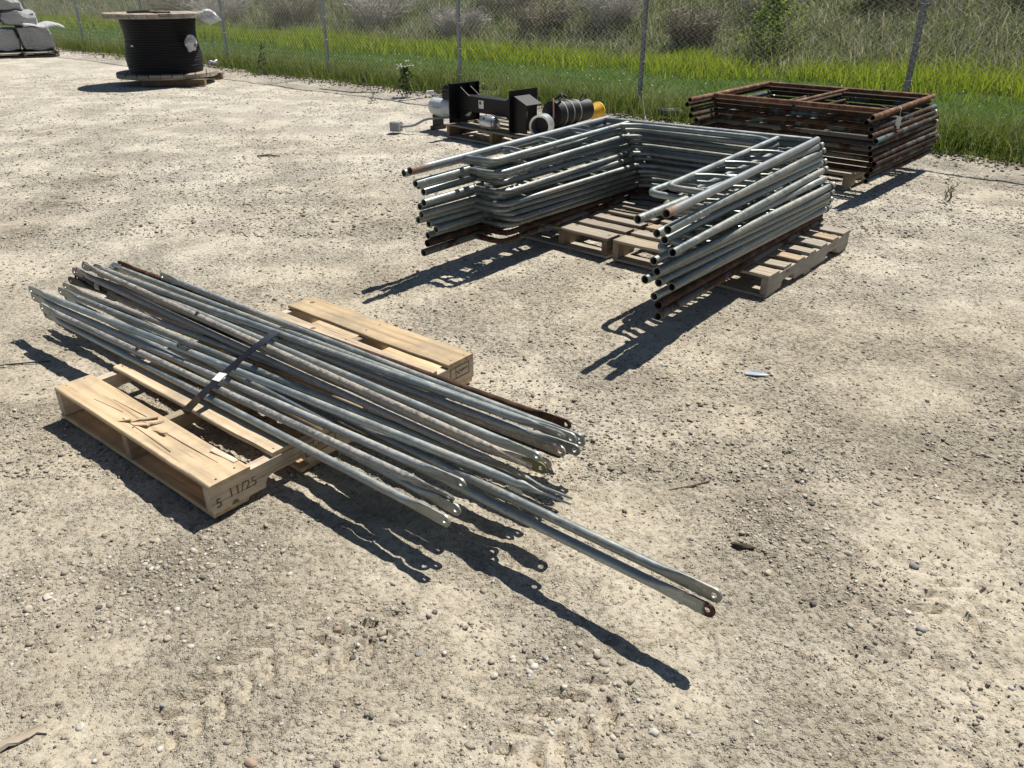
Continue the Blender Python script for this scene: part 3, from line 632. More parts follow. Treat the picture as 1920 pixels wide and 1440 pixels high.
# ------------------------------------------------------------------ pallets
def board_obj(name, L, W, Hh, mat, parent, loc, rotz=0, ch=.003, jit=.0022, nseg=10):
    mb = MB(); mb.add(*bar_geo(L, W, Hh, ch, nseg, jit, rg)); return part(name, mb, mat, parent, True, 30, loc, (0, 0, rotz))
def stringer_obj(L, Hh, th, mat, parent, loc):
    """along local y, with two rounded notches in the lower edge"""
    h0 = -Hh/2; poly = [(-L/2, h0)]
    for c in (-.27*L, .27*L):
        w = .09; d = Hh*.42
        poly += [(c-w, h0)]+[(c-w+.03*(1-math.cos(a)), h0+d*math.sin(a)) for a in (.5, 1.0, 1.57)]+[(c+w-.03*(1-math.cos(a)), h0+d*math.sin(a)) for a in (1.57, 1.0, .5)]+[(c+w, h0)]
    poly += [(L/2, h0), (L/2, Hh/2), (-L/2, Hh/2)]
    mb = MB(); mb.prism([(x, -th/2, z) for x, z in poly], (0, th, 0))
    return part('stringer', mb, mat, parent, False, None, loc, (0, 0, math.pi/2))
def pallet(label, loc, yaw, W, L, top, bottom, mt, ms, hs=.092, tt=.017, nstr=3, over=0.0):
    t_ = thing('wooden_pallet', label, 'pallet', loc, yaw, 'wooden pallets')
    z1 = tt+hs
    for i in range(nstr):
        x = .02+(W-.04)*i/(nstr-1); stringer_obj(L, hs-.001, .038, ms[i % len(ms)], t_, (x, L/2, tt+hs/2))
    for k_, (y0, w) in enumerate(top):
        board_obj('deck_board', W+rg.uniform(-.004, .006)+over, w, tt, mt[k_ % len(mt)], t_, (W/2+rg.uniform(-.004, .004), y0+w/2, z1+tt/2+.0005), rg.uniform(-.004, .004))
    for y0, w in bottom:
        board_obj('bottom_board', W-.01, w, tt*.95, mt[0], t_, (W/2, y0+w/2, tt/2-.0015), rg.uniform(-.006, .006))
    return t_
P1 = pallet('pale new wooden pallet under the long steel braces with a splintered front board', (-1.741, 2.62, 0), -.676, 1.04, 1.229,
            [(.0, .145), (.232, .098), (.44, .09), (.62, .09), (.77, .10), (.915, .098), (1.075, .152)], [(0, .13), (.33, .09), (.57, .09), (.80, .09), (1.09, .13)], [WOOD], [WOOD, WOODO, WOOD])
# splinters of the broken front board
for x, y, l, w, rz, ry in ((.50, .085, .10, .016, .9, -.10), (.53, .06, .075, .012, .3, -.22), (.56, .10, .06, .014, 1.3, .12), (.62, .075, .09, .010, .1, -.15), (.93, .13, .12, .02, .05, .03), (.46, .04, .05, .008, .6, -.2)):
    mb = MB(); mb.add(*bar_geo(l, w, .006, .0015, 4, .002, rg)); part('splinter', mb, WOOD, P1, True, 40, (x, y, .129), (0, ry, rz))
mb = MB()
for x, y, l, rz in ((.40, .10, .26, .05), (.60, .04, .34, -.04), (.30, .06, .18, .1), (.80, .09, .3, .02)):
    mb.box((x, y, .1268), (l, .0025, .0012), Matrix.Rotation(rz, 3, 'Z'))
part('crack', mb, INKF, P1, False, None)
# nails
nm = MB()
for y0, w in [(.0, .145), (.232, .098), (.44, .09), (.915, .098), (1.075, .152)]:
    for x in (.02, .52, 1.02):
        for d in (.25, .75): nm.lathe([(.0035, 0), (.0035, .0008), (.0001, .0009)], 8, M=Matrix.Translation((x+rg.uniform(-.006, .006), y0+w*d, .1268)))
part('nail_heads', nm, DARKSTEEL, P1)
def text_part(name, body, size, mat, parent, loc, rot, ext=.0004):
    cu = bpy.data.curves.new(name, 'FONT'); cu.body = body; cu.size = size; cu.extrude = ext
    o = bpy.data.objects.new(name, cu); COL.objects.link(o); bpy.context.view_layer.update()
    me = bpy.data.meshes.new_from_object(o.evaluated_get(bpy.context.evaluated_depsgraph_get())); bpy.data.objects.remove(o)
    me.materials.clear(); me.materials.append(mat); return link(name, me, mat, parent, loc, rot)
RS = (math.pi/2, 0, math.pi/2)           # reads on the stringer's outer face, along +y
XO = 1.04-.02+.019+.0012
text_part('stamp', '11/25', .047, INKF, P1, (XO, .058, .048), RS)
text_part('stamp', '5', .047, INKF, P1, (XO, .012, .034), RS)
def frame_marks(y, z, w, h, parent):
    mb = MB()
    for c, d in (((0, y+w/2, z), (.0008, w, .003)), ((0, y+w/2, z+h), (.0008, w, .003)), ((0, y, z+h/2), (.0008, .003, h)), ((0, y+w, z+h/2), (.0008, .003, h)), ((0, y+w*.28, z+h/2), (.0008, .002, h))): mb.box(c, d)
    for i in range(7): mb.box((0, y+w*(.36+.085*i), z+h*(.35+.3*rg.random())), (.0008, w*.05, h*.16))
    o = part('stamp', mb, INKF, parent, False, None, (XO, 0, 0)); o['kind'] = 'stuff'
frame_marks(.36, .050, .13, .045, P1); frame_marks(1.09, .05, .11, .05, P1); text_part('stamp', '5', .045, INKF, P1, (XO, .985, .035), RS)
SEVEN = [(.0, .13), (.19, .095), (.355, .09), (.525, .09), (.695, .09), (.865, .095), (1.03, .12)]
BOT = [(0, .12), (.5, .09), (1.03, .12)]
pallet('grey weathered pallet under the right legs of the galvanized frames', (.604, 4.52, 0), -.72, .985, 1.15, SEVEN, BOT, [WOODG, WOODG, WOODO], [WOODG])
pallet('narrow weathered pallet under the left legs of the galvanized frames', (.045, 5.0, 0), -.72, .70, 1.15, SEVEN, BOT, [WOODG], [WOODD])
pallet('dark pallet under the stack of rusty frames', (1.92, 6.95, 0), -.73, 1.02, 1.15, SEVEN, BOT, [WOODG], [WOODG, WOODD])
PB = pallet('grey pallet carrying the black steel parts near the grass', (-.70, 8.68, 0), -.776, 1.35, 1.0, [(.0, .14), (.2, .1), (.36, .1), (.53, .1), (.7, .1), (.86, .14)], [(0, .12), (.45, .1), (.88, .12)], [WOODG], [WOODD], .10)

# ------------------------------------------------------------------ steel braces on the first pallet
BRC = {"T1": [[-2.126, 3.296, 0.152], [-0.184, 1.777, 0.14]], "T16": [[-2.139, 3.505, 0.151], [-0.157, 1.83, 0.139]], "T2": [[-2.135, 3.298, 0.184], [-0.177, 1.849, 0.172]], "T4": [[-2.242, 3.424, 0.185], [-0.145, 1.913, 0.173]], "T7": [[-2.249, 3.431, 0.217], [0.153, 1.776, 0.205]], "T8": [[-2.152, 3.494, 0.188], [0.162, 1.844, 0.176]], "T5": [[-2.007, 3.454, 0.155], [0.481, 1.421, 0.143]], "T6": [[-2.191, 3.639, 0.147], [0.494, 1.427, 0.185]], "T17": [[-2.164, 3.562, 0.187], [0.095, 1.995, 0.175]], "T18": [[-1.937, 3.514, 0.159], [0.114, 2.061, 0.147]], "T9": [[-2.159, 3.684, 0.221], [0.028, 1.911, 0.209]], "T10": [[-2.097, 3.649, 0.263], [0.046, 1.897, 0.251]], "T11": [[-2.027, 3.642, 0.23], [0.081, 1.992, 0.218]], "T12": [[-2.019, 3.659, 0.218], [0.129, 2.083, 0.206]], "T13": [[-2.039, 3.636, 0.254], [0.155, 2.083, 0.242]], "T14": [[-2.071, 3.861, 0.188], [0.199, 2.165, 0.176]], "T19": [[-1.764, 3.731, 0.179], [0.227, 2.183, 0.167]], "T15": [[-2.101, 3.995, 0.151], [0.193, 2.316, 0.139]], "T20": [[-2.198, 3.734, 0.169], [0.15, 2.107, 0.157]], "T21": [[-2.216, 3.758, 0.195], [0.159, 2.077, 0.183]], "T22": [[-2.246, 3.755, 0.147], [0.18, 2.164, 0.135]], "T24": [[-2.114, 3.715, 0.176], [0.208, 2.113, 0.164]], "T25": [[-2.118, 3.962, 0.147], [0.234, 2.214, 0.135]]}
BLAB = {
 'T1': (GALV2, 'grey brace lowest on the near side, running just above the pallet edge board', 0, 0),
 'T16': (GALV2, 'shaded grey brace with a dark end hole, second lowest at the near right end', 0, 0),
 'T2': (DUSTY, 'whitish brace nearest the camera on top, with a kink before its bent right end', .1, .5),
 'T4': (DUSTY, 'whitish brace ending in a broad flat rounded tab left of the two longest braces', 0, .15),
 'T7': (GALV2, 'grey brace carrying a wire clip near its middle, nearest of the two pointed ends', 0, .87),
 'T8': (GALV2, 'grey brace whose thin right end points at the ground, far one of a pair', 0, .95),
 'T5': (GALV2, 'near one of the two longest braces reaching out over the dirt, with rusty end tab', 0, 0),
 'T6': (GALV2, 'longest brace, far one of the two reaching far out over the dirt', 0, 0),
 'T17': (MUDDY, 'brace with a muddy yellowish end tab lying under the strap', 0, .1),
 'T18': (MUDDY, 'short pale brace whose left end lies in the middle of the bundle', .5, .2),
 'T9': (MUDDY, 'mud caked tan brace, nearer of the two brown ones in the bundle', .3, .6),
 'T10': (MUDDY, 'mud caked tan brace, farther of the two brown ones in the bundle', .3, .8),
 'T11': (GALV2, 'grey brace with a square dark end right of the muddy braces', .4, .3),
 'T12': (DUSTY, 'mottled white and grey brace on the far side of the bundle', .3, .7),
 'T13': (GALV2, 'smooth bluish brace on top at the far side of the bundle', .5, .6),
 'T14': (GALV2, 'bluish brace ending in a big round hole tab at the far right end', .9, 0),
 'T19': (GALV2, 'grey brace whose left end stands apart farthest to the right', 0, .35),
 'T15': (RUST, 'rusty brown brace along the far edge of the bundle', 0, 0),
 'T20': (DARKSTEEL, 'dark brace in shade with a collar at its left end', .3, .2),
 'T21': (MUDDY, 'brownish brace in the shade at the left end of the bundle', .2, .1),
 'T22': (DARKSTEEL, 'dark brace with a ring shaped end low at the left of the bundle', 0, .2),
 'T24': (GALV2, 'grey brace hidden low in the middle of the bundle', .2, 0),
 'T25': (GALV2, 'grey brace low at the far side of the bundle beside the rusty one', 0, .1)}
def mat_rust_tip():
    t = NT('rusty_tip_steel'); v = t.coord('Object'); n = t.noise(v, 50, 4, .7); sx = t.n('ShaderNodeSeparateXYZ'); t.l(t.n('ShaderNodeTexCoord').outputs['Object'], sx.inputs[0])
    m = t.rmap(t.math('ADD', sx.outputs[0], t.math('MULTIPLY', n, .03)), .066, .078)
    c = t.mix(m, (.30, .33, .32), t.ramp(n, [(.3, (.035, .018, .012)), (.7, (.10, .048, .028))]))
    t.pbr(c, t.rmap(m, 0, 1, .5, .85), t.rmap(m, 0, 1, .7, 0)); return t.m
RUSTTIP = mat_rust_tip()
TUBER = .0142
def plate_mesh(Lp, w, th, hole):
    """flat rounded tab in the local x-z plane from x=0 to x=Lp, hole near its round end"""
    cx = Lp-w/2; N = 28; outer = []; inner = []
    for i in range(N):
        a = 2*math.pi*i/N; c, s_ = math.cos(a), math.sin(a)
        if c >= 0: ox, oz = cx+c*w/2, s_*w/2
        else:
            # to rectangle going back to x=0
            tx = cx/(-c); tz = (w/2)/abs(s_) if abs(s_) > 1e-6 else 1e9; t_ = min(tx, tz); ox, oz = cx+c*t_, s_*t_
        outer.append((ox, oz)); inner.append((cx+c*hole, s_*hole))
    mb = MB(); vs_ = []
    for y in (-th/2, th/2): vs_ += [(x, y, z) for x, z in outer]+[(x, y, z) for x, z in inner]
    fs_ = []
    for i in range(N):
        j = (i+1) % N
        fs_ += [(i, j, N+j, N+i), (2*N+i, 3*N+i, 3*N+j, 2*N+j), (i, 2*N+i, 2*N+j, j), (N+i, N+j, 3*N+j, 3*N+i)]
    mb.add(vs_, fs_); return mb
for key, (A, B) in BRC.items():
    mat, lab, rl, rr = BLAB[key]
    A, B = Vector(A), Vector(B); d = (B-A); L = d.length; d.normalize()
    root = thing('scaffold_brace', lab, 'brace', (A+B)/2, 0, 'steel scaffold braces bundled on the pallet')
    root.rotation_mode = 'QUATERNION'; root.rotation_quaternion = d.to_track_quat('X', 'Z')
    # tube body along local x, flattened towards both ends in its own roll; sag and a slight bow
    bow = rg.uniform(-.006, .006); TL = .075; FL = .10
    xsn = [-L/2+TL*.5, -L/2+TL, -L/2+TL+FL*.35, -L/2+TL+FL*.7, -L/2+TL+FL]+[(-.5+i/11)*(L-2*(TL+FL)) for i in range(1, 11)]+[L/2-TL-FL, L/2-TL-FL*.7, L/2-TL-FL*.35, L/2-TL, L/2-TL*.5]
    n = 12; mb = MB(); N = len(xsn)
    kink = 0
    for i, x in enumerate(xsn):
        e = max(0, min(1, (abs(x)-(L/2-TL-FL))/FL)); e = e*e*(3-2*e); roll = (rl if x < 0 else rr)
        hv = TUBER*(1+.42*e); hw = TUBER*(1-e)+.0032*e
        cz = bow*(1-(2*x/L)**2)+(kink*max(0, (x-L*.30)/(L*.2)) if kink else 0)
        for k_ in range(n):
            a = 2*math.pi*k_/n; y, z = math.cos(a), math.sin(a)
            if e > .5: z = max(-1, min(1, z*1.15))
            y *= hw; z *= hv; c, s_ = math.cos(roll*e), math.sin(roll*e)
            mb.v.append((x, y*c-z*s_, y*s_+z*c+cz))
    for i in range(N-1):
        for k_ in range(n):
            a = i*n+k_; b = i*n+(k_+1) % n; mb.f.append((a, b, b+n, a+n))
    mb.f.append(tuple(range(n))); mb.f.append(tuple((N-1)*n+k_ for k_ in range(n)))
    part('tube', mb, mat, root, True, 60)
    tabm = plate_mesh(TL+.012, .0405, .006, .008)
    tl = part('end_tab', tabm, mat, root, True, 30, (-L/2+TL, 0, 0), (rl, 0, math.pi))
    tr_ = part('end_tab', tabm, RUSTTIP if key == 'T5' else (mat if key != 'T17' else mat_simple('yellow_stained_steel', (.13, .125, .055), .7)), root, True, 30, (L/2-TL, 0, kink), (rr, 0, 0))
    if key == 'T5': tr_['label'] = 'flattened end tab with a rusty tip'
    if key in ('T7', 'T12', 'T10', 'T2'):
        x0 = {'T7': -.28, 'T12': .02, 'T10': -.36, 'T2': -.42}[key]; pb = MB()
        if key == 'T7':
            for yy in (-.006, .006): pb.tube([(x0-.03, yy, TUBER+.006), (x0+.03, yy, TUBER+.006)], .0028, 6)
            for xx in (-.03, .03): pb.tube([(x0+xx, -.012, TUBER+.004), (x0+xx, 0, TUBER+.011), (x0+xx, .014, TUBER)], .0045, 6)
        else:
            pb.lathe([(.0005, .012), (.006, .011), (.007, .006), (.010, .005), (.010, 0)], 8, M=Matrix.Translation((x0, 0, TUBER-.003)))
        part('pivot_clip' if key == 'T7' else 'pivot_rivet', pb, DARKSTEEL, root)
    if key == 'T20':
        pb = MB(); pb.lathe([(.0165, -.02), (.022, -.02), (.023, .0), (.022, .02), (.0165, .02)], 14, M=Matrix.Translation((-L/2+.22, 0, 0)) @ Matrix.Rotation(math.pi/2, 4, 'Y')); part('collar', pb, GALV2, root)

# strap over the bundle
def ribbon(pts, w, th, wd):
    """flat band through pts; wd = width direction"""
    mb = MB(); wd = Vector(wd).normalized(); P = [Vector(p) for p in pts]; N = len(P)
    for i, p in enumerate(P):
        t_ = (P[min(i+1, N-1)]-P[max(i-1, 0)]).normalized(); w_ = (wd-t_*wd.dot(t_)).normalized(); nn = t_.cross(w_)
        mb.v += [tuple(p+w_*a*w/2+nn*b*th/2) for a, b in ((-1, -1), (1, -1), (1, 1), (-1, 1))]
    for i in range(N-1):
        for k_ in range(4): mb.f.append((i*4+k_, i*4+(k_+1) % 4, i*4+4+(k_+1) % 4, i*4+4+k_))
    mb.f += [(3, 2, 1, 0), tuple((N-1)*4+k_ for k_ in range(4))]; return mb
st = thing('banding_strap', 'black plastic strap tied across the bundle of braces', 'strap', (0, 0, 0))
SP = [(-1.236, 2.49, 0.06), (-1.11, 2.432, 0.185), (-1.057, 2.527, 0.222), (-1.011, 2.627, 0.245), (-0.971, 2.638, 0.275), (-0.942, 2.682, 0.288), (-0.937, 2.787, 0.27), (-0.939, 2.908, 0.245), (-0.9289999999999999, 2.988, 0.17)]
part('band', ribbon(SP, .032, .0022, (.84, -.54, 0)), STRAPM, st, True, 40)
part('label', ribbon([(-1.0708, 2.5022, 0.2153), (-1.057, 2.527, 0.225), (-1.0521, 2.5377, 0.2275)], .036, .003, (.84, -.54, 0)), WHITEP, st, False, None)
stick('tie_wire', [(-.955, 2.955, .232), (-.86, 2.97, .20), (-.72, 2.93, .15), (-.66, 2.90, .135)], .0022, 'thin grey wire trailing from the strap over the far pallet boards', 'wire', BLACKR)
mb = MB(); mb.box((0, 0, 0), (.05, .002, .03)); o = link('paper_tag', mb.mesh('paper_tag'), WHITEP, None, (.01, 2.06, .05), (.5, .1, -.5)); tag(o, 'small white paper tag hanging under the right end of the braces', 'tag')

# ------------------------------------------------------------------ scaffold frames
def leg_mesh(L, r, pin=True):
    mb = MB(); ri = r-.004
    M = Matrix.Rotation(math.pi/2, 4, 'X')      # z -> -y
    mb.lathe([(ri*.2, -.01+.25), (ri, .25), (ri, L), (r, L), (r, 0), (ri*.4, 0)], 16, M=M)
    # prof z runs to near end at y=-L
    me = mb.mesh('leg', True, 40); return me
def curve_pts(pts, rad=.05, k_=4):
    """round the corners of a polyline"""
    P = [Vector(p) for p in pts]; out = [P[0]]
    for i in range(1, len(P)-1):
        a = (P[i-1]-P[i]); b = (P[i+1]-P[i]); ra = min(rad, a.length*.45, b.length*.45); p0 = P[i]+a.normalized()*ra; p1 = P[i]+b.normalized()*ra
        for j in range(k_+1):
            t_ = j/k_; out.append(p0*(1-t_)**2+P[i]*2*t_*(1-t_)+p1*t_*t_)
    return out+[P[-1]]
GW, GL_, GRR = 1.47, 2.03, .0203
leg_me = leg_mesh(GL_, GRR)
def galv_meshes():
    D = {}
    mb = MB(); mb.tube([(-GW/2+.018, -.045, 0), (GW/2-.018, -.045, 0)], .0195, 12, False); D['header'] = mb.mesh('header', True, 40)
    mb = MB()
    xi = GW/2-.215
    pts = curve_pts([(-GW/2+.02, -GL_+.43, .0), (-xi, -GL_+.43, 0), (-xi, -.10, 0), (-xi, -.075, 0)], .07)
    mb.tube(pts, [.0165]*(len(pts)-1)+[.012], 12); D['inner_leg_l'] = mb.mesh('inner_leg', True, 40)
    mb = MB(); pts = [(-x, y, z) for x, y, z in pts]; mb.tube(pts, [.0165]*(len(pts)-1)+[.012], 12); D['inner_leg_r'] = mb.mesh('inner_leg', True, 40)
    mb = MB(); pts = curve_pts([(-xi+.012, -.20, 0), (-xi+.10, -.135, 0), (xi-.10, -.135, 0), (xi-.012, -.20, 0)], .08); mb.tube(pts, .0165, 12); D['arch_bar'] = mb.mesh('arch_bar', True, 40)
    for sgn, nm in ((-1, 'l'), (1, 'r')):
        mb = MB(); x0, x1 = sgn*(GW/2-.02), sgn*(xi+.012); pts = curve_pts([(x0, 0, 0), (x0-sgn*.06, .012, 0), (x1+sgn*.05, -.012, 0), (x1, -.045, 0)], .04); mb.tube(pts, .0105, 8); D['rung_'+nm] = mb.mesh('rung', True, 40)
    mb = MB(); mb.lathe([(.001, .0), (.017, 0), (.017, .06), (.0155, .065), (.0155, .072), (.0175, .075), (.0175, .08), (.001, .08)], 12, M=Matrix.Rotation(-math.pi/2, 4, 'X')); D['pin'] = mb.mesh('coupling_pin', True, 40)
    mb = MB(); mb.lathe([(.021, .0), (.0245, 0), (.0245, .018), (.021, .018)], 14, M=Matrix.Rotation(-math.pi/2, 4, 'X')); D['ring'] = mb.mesh('collar', True, 40)
    mb = MB(); mb.tube([(0, 0, 0), (0, 0, .045)], .005, 6); mb.box((0, 0, .045), (.004, .014, .010)); D['lock'] = mb.mesh('brace_stud', True, 40)
    return D
GM = galv_meshes()
def galv_frame(v, label, mat, rustend, i):
    x, y, z, a, b, c = v; r = thing('walkthrough_scaffold', label, 'scaffold', (x, y, z), 0, 'galvanized scaffold frames in a stack')
    r.rotation_mode = 'YXZ'; r.rotation_euler = (b, c, a)
    for sg in (-1, 1):
        lg = link('leg', leg_me, RUSTEND if (rustend & (1 if sg < 0 else 2)) else mat, r, (sg*GW/2, 0, 0))
        link('inner_leg', GM['inner_leg_l' if sg < 0 else 'inner_leg_r'], mat, r)
        for yy in (-GL_+.78, -GL_+1.15, -GL_+1.52): link('rung', GM['rung_l' if sg < 0 else 'rung_r'], mat, r, (0, yy, 0))
        if i % 3 != 0: link('coupling_pin', GM['pin'], mat, lg); link('collar', GM['ring'], DARKSTEEL, lg, (0, .001, 0))
        for yy in (-.35, -1.52): link('brace_stud', GM['lock'], mat, lg, (-sg*.018, yy, 0), (0, -sg*math.pi/2, 0))
    link('header', GM['header'], mat, r); link('arch_bar', GM['arch_bar'], mat, r); return r
GF = [[1.2621, 5.3191, 0.6336, -0.6346, 0.0067, -0.0059], [1.2874, 5.3286, 0.5968, -0.7001, 0.0082, -0.0064], [1.2944, 5.3254, 0.5579, -0.6426, 0.005, -0.0048], [1.3322, 5.3815, 0.519, -0.6758, 0.0044, -0.0041], [1.3471, 5.3972, 0.481, -0.6644, 0.0017, -0.0049], [1.3362, 5.3377, 0.4448, -0.647, 0.0017, -0.0055], [1.3612, 5.3189, 0.4079, -0.6962, 0.0037, -0.0031], [1.3778, 5.2635, 0.3712, -0.7003, 0.0006, -0.0045], [1.3794, 5.2507, 0.3339, -0.7249, 0.0018, -0.0038], [1.4127, 5.322, 0.292, -0.7055, -0.0028, -0.0015], [1.4211, 5.3715, 0.2533, -0.6771, -0.0065, -0.001], [1.4066, 5.3309, 0.2191, -0.7086, -0.0037, -0.0018], [1.3804, 5.3324, 0.1791, -0.6863, -0.0066, -0.0002], [1.3508, 5.2994, 0.1417, -0.675, -0.0069, 0.0006]]
ORD = ['uppermost', 'second', 'third', 'fourth', 'fifth', 'sixth', 'seventh', 'eighth', 'ninth', 'tenth', 'eleventh', 'twelfth', 'thirteenth', 'lowest']
for i, v in enumerate(GF):
    if i == 0: lab = 'uppermost galvanized frame of the stack, both near leg ends stained with rust'
    elif i == 12: lab = 'rust brown frame second from the bottom of the galvanized stack'
    elif i == 13: lab = 'rusty blue grey frame at the very bottom of the galvanized stack, lying on the pallets'
    else: lab = 'grey galvanized frame, %s from the top of the stack on two pallets' % ORD[i]
    galv_frame(v, lab, RUST if i == 12 else RUSTG if i == 13 else GALV, {0: 3, 1: 0}.get(i, 0), i)
def rust_meshes(W, L):
    D = {}
    mb = MB(); mb.lathe([(.005, .2), (.0165, .2), (.0165, L), (.0205, L), (.0205, 0), (.008, 0)], 14, M=Matrix.Rotation(math.pi/2, 4, 'X')); D['leg'] = mb.mesh('leg', True, 40)
    mb = MB(); mb.tube([(-W/2+.018, 0, 0), (W/2-.018, 0, 0)], .0195, 12, False); D['bar'] = mb.mesh('cross_bar', True, 40)
    mb = MB(); mb.tube([(.02, -.02, .002), (-.02, -L+.40, .002)], .0145, 10, False); D['strut'] = mb.mesh('strut', True, 40)
    mb = MB(); mb.tube([(-.35, -.02, 0), (-.35, -L+.40, 0)], .0135, 8, False); D['strut2'] = mb.mesh('strut', True, 40)
    return D
RW, RL_ = 1.49, 1.55
RM = rust_meshes(RW, RL_)
RF = [[3.0685, 7.5902, 0.61, -0.7088, 0.0012, -0.0007], [3.0638, 7.6343, 0.5682, -0.7151, 0.0012, -0.0013], [3.1122, 7.6041, 0.5264, -0.7239, 0.0016, 0.0004], [3.0942, 7.5636, 0.4845, -0.7214, 0.0014, 0.0016], [3.146, 7.5967, 0.4427, -0.7164, 0.0007, 0.0012], [3.1273, 7.5741, 0.4009, -0.7317, 0.0019, 0.0012], [3.1356, 7.5658, 0.3591, -0.7306, 0.0019, 0.0012], [3.1438, 7.557, 0.3173, -0.7296, 0.0019, 0.0012], [3.1904, 7.6044, 0.2755, -0.7262, 0.0012, 0.0008], [3.1729, 7.5942, 0.2336, -0.7277, 0.0013, 0.0008], [3.158, 7.602, 0.1918, -0.7294, 0.0013, 0.0008], [3.1522, 7.5897, 0.15, -0.7297, 0.0014, 0.0009]]
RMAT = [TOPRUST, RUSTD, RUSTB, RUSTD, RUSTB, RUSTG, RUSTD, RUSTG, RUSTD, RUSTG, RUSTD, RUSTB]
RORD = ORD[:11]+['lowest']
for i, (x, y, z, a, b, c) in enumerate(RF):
    lab = 'rust brown frame on top of the rusty stack, carrying the white tag' if i == 0 else ('rusty frame with blue paint remnants, %s of the stack near the grass' if RMAT[i] is RUSTB else 'shaded rusty brown frame, %s of the stack near the grass' if RMAT[i] is RUSTD else 'rusty frame with grey paint remnants, %s of the stack near the grass') % (RORD[i]+(' from the top' if i < 11 else ''))
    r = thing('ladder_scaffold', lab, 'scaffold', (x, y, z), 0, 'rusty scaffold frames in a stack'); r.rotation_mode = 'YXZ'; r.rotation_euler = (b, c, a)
    m = RMAT[i]
    for sg in (-1, 1):
        lg = link('leg', RM['leg'], m, r, (sg*RW/2, 0, 0))
        if i in (1, 3, 5, 8): link('coupling_pin', GM['pin'], DUSTY, lg, (0, -.02, 0))
    link('cross_bar', RM['bar'], m, r, (0, -.03, 0)); link('cross_bar', RM['bar'], m, r, (0, -RL_+.40, 0))
    link('strut', RM['strut'], m, r)
    if i in (2, 5, 7): link('strut', RM['strut2'], m, r)
mb = MB(); mb.box((0, 0, -.045), (.036, .0015, .09)); o = thing('price_tag', 'white tag hanging on a string from the top rusty frame', 'tag', (2.985, 6.27, .575), -.5)
part('card', mb, WHITEP, o, False, None, (0, 0, -.01), (.12, .05, 0)); mb = MB(); mb.tube([(-.16, .16, .045), (-.07, .09, .03), (-.01, .02, .06), (.0, .0, .05), (0, 0, -.01)], .0018, 5); part('string', mb, WHITEP, o)
o = thing('zip_tie', 'white plastic tie standing up from the top bar of the galvanized stack', 'tie', (.93, 5.68, .65))
mb = MB(); mb.tube([(0, 0, 0), (-.01, .01, .06), (-.03, .02, .14)], [.004, .003, .002], 5); part('tail', mb, WHITEP, o)
mb = MB(); mb.tube([Vector((math.cos(a)*.0, math.cos(a)*.024, math.sin(a)*.024-.02)) for a in np.linspace(0, 6.28, 13)], .0025, 5, False); part('loop', mb, WHITEP, o)

# ------------------------------------------------------------------ black steel parts on their pallet
PY = -.776; PZ = .14
def bloc(u, v, z=PZ):   # pallet-frame metres to world
    return (-.70+u*math.cos(PY)-v*math.sin(PY), 8.68+u*math.sin(PY)+v*math.cos(PY), z)
sp_ = thing('steel_post_base', 'black steel I shaped post with two end plates lying on the pallet', 'steel part', bloc(0, 0), PY)
for u, nm in ((.04, 0), (.93, 1)):
    mb = MB(); mb.box((0, 0, 0), (.012, .40, .40), None, .002)
    if nm == 0: mb.box((.02, .196, 0), (.05, .008, .40)); mb.box((.02, 0, .196), (.05, .39, .008))
    part('end_plate', mb, BLACKP, sp_, True, 30, (u, .21, .202))
    bm_ = MB()
    for yy in (-.17, .17):
        for zz in (-.17, .17): bm_.lathe([(.009, -.0075), (.009, .0075)], 8, M=Matrix.Translation((0, yy, zz)) @ Matrix.Rotation(math.pi/2, 4, 'Y'))
    part('bolt_holes', bm_, TINM if nm == 0 else DARKSTEEL, sp_, True, 30, (u, .21, .202))
mb = MB(); mb.box((.485, .21, .205), (.88, .15, .155), None, .004); part('beam', mb, BLACKP, sp_, True, 30)
for u0, u1 in ((.046, .22), (.924, .76)):
    for yy, za, zb in ((.135, .385, .282), (.277, .385, .282), (.135, .03, .127)):
        mb = MB(); mb.prism([(u0, yy, za), (u1, yy, zb), (u0, yy, zb)], (0, .008, 0)); part('gusset', mb, BLACKP, sp_, False, None)
mb = MB(); mb.prism([(.937, .06, .01), (1.12, .06, .01), (1.12, .06, .27), (.95, .06, .34), (.937, .06, .34)], (0, .012, 0)); mb.prism([(.95, .06, .342), (1.12, .06, .272), (1.12, .28, .272), (.95, .28, .342)], (0, 0, .008))
part('side_plate', mb, BLACKP, sp_, False, None)
mb = MB(); mb.box((.40, .134, .215), (.075, .001, .08)); part('label', mb, WHITEP, sp_, False, None)
mb = MB(); mb.box((.388, .133, .23), (.03, .001, .03)); part('label_print', mb, INKF, sp_, False, None)
TX = Matrix.Rotation(math.pi/2, 4, 'Y')
tk = thing('air_tank', 'pale grey air tank with a black motor on top, behind the black end plate', 'air compressor', (-.80, 9.16, 0), PY)
mb = MB(); mb.lathe([(.001, -.30), (.05, -.295), (.085, -.275), (.098, -.24), (.10, -.2), (.10, .2), (.098, .24), (.085, .275), (.05, .295), (.001, .30)], 24, M=TX); part('tank', mb, PAINTW, tk, True, 50, (.16, 0, .24))
mb = MB(); mb.box((0, 0, 0), (.14, .1, .09), None, .01); mb.lathe([(.001, -.08), (.045, -.08), (.05, -.06), (.05, .06), (.045, .08), (.001, .08)], 14, M=Matrix.Translation((.02, 0, .06)) @ TX); part('motor', mb, BLACKP, tk, True, 40, (.16, 0, .38))
mb = MB(); mb.tube([(-.17, 0, .385), (-.10, .01, .375), (-.02, 0, .355), (.05, 0, .345)], .009, 8); mb.tube([(-.17, -.05, .39), (-.17, .05, .39)], .010, 8); part('handle', mb, TINM, tk)
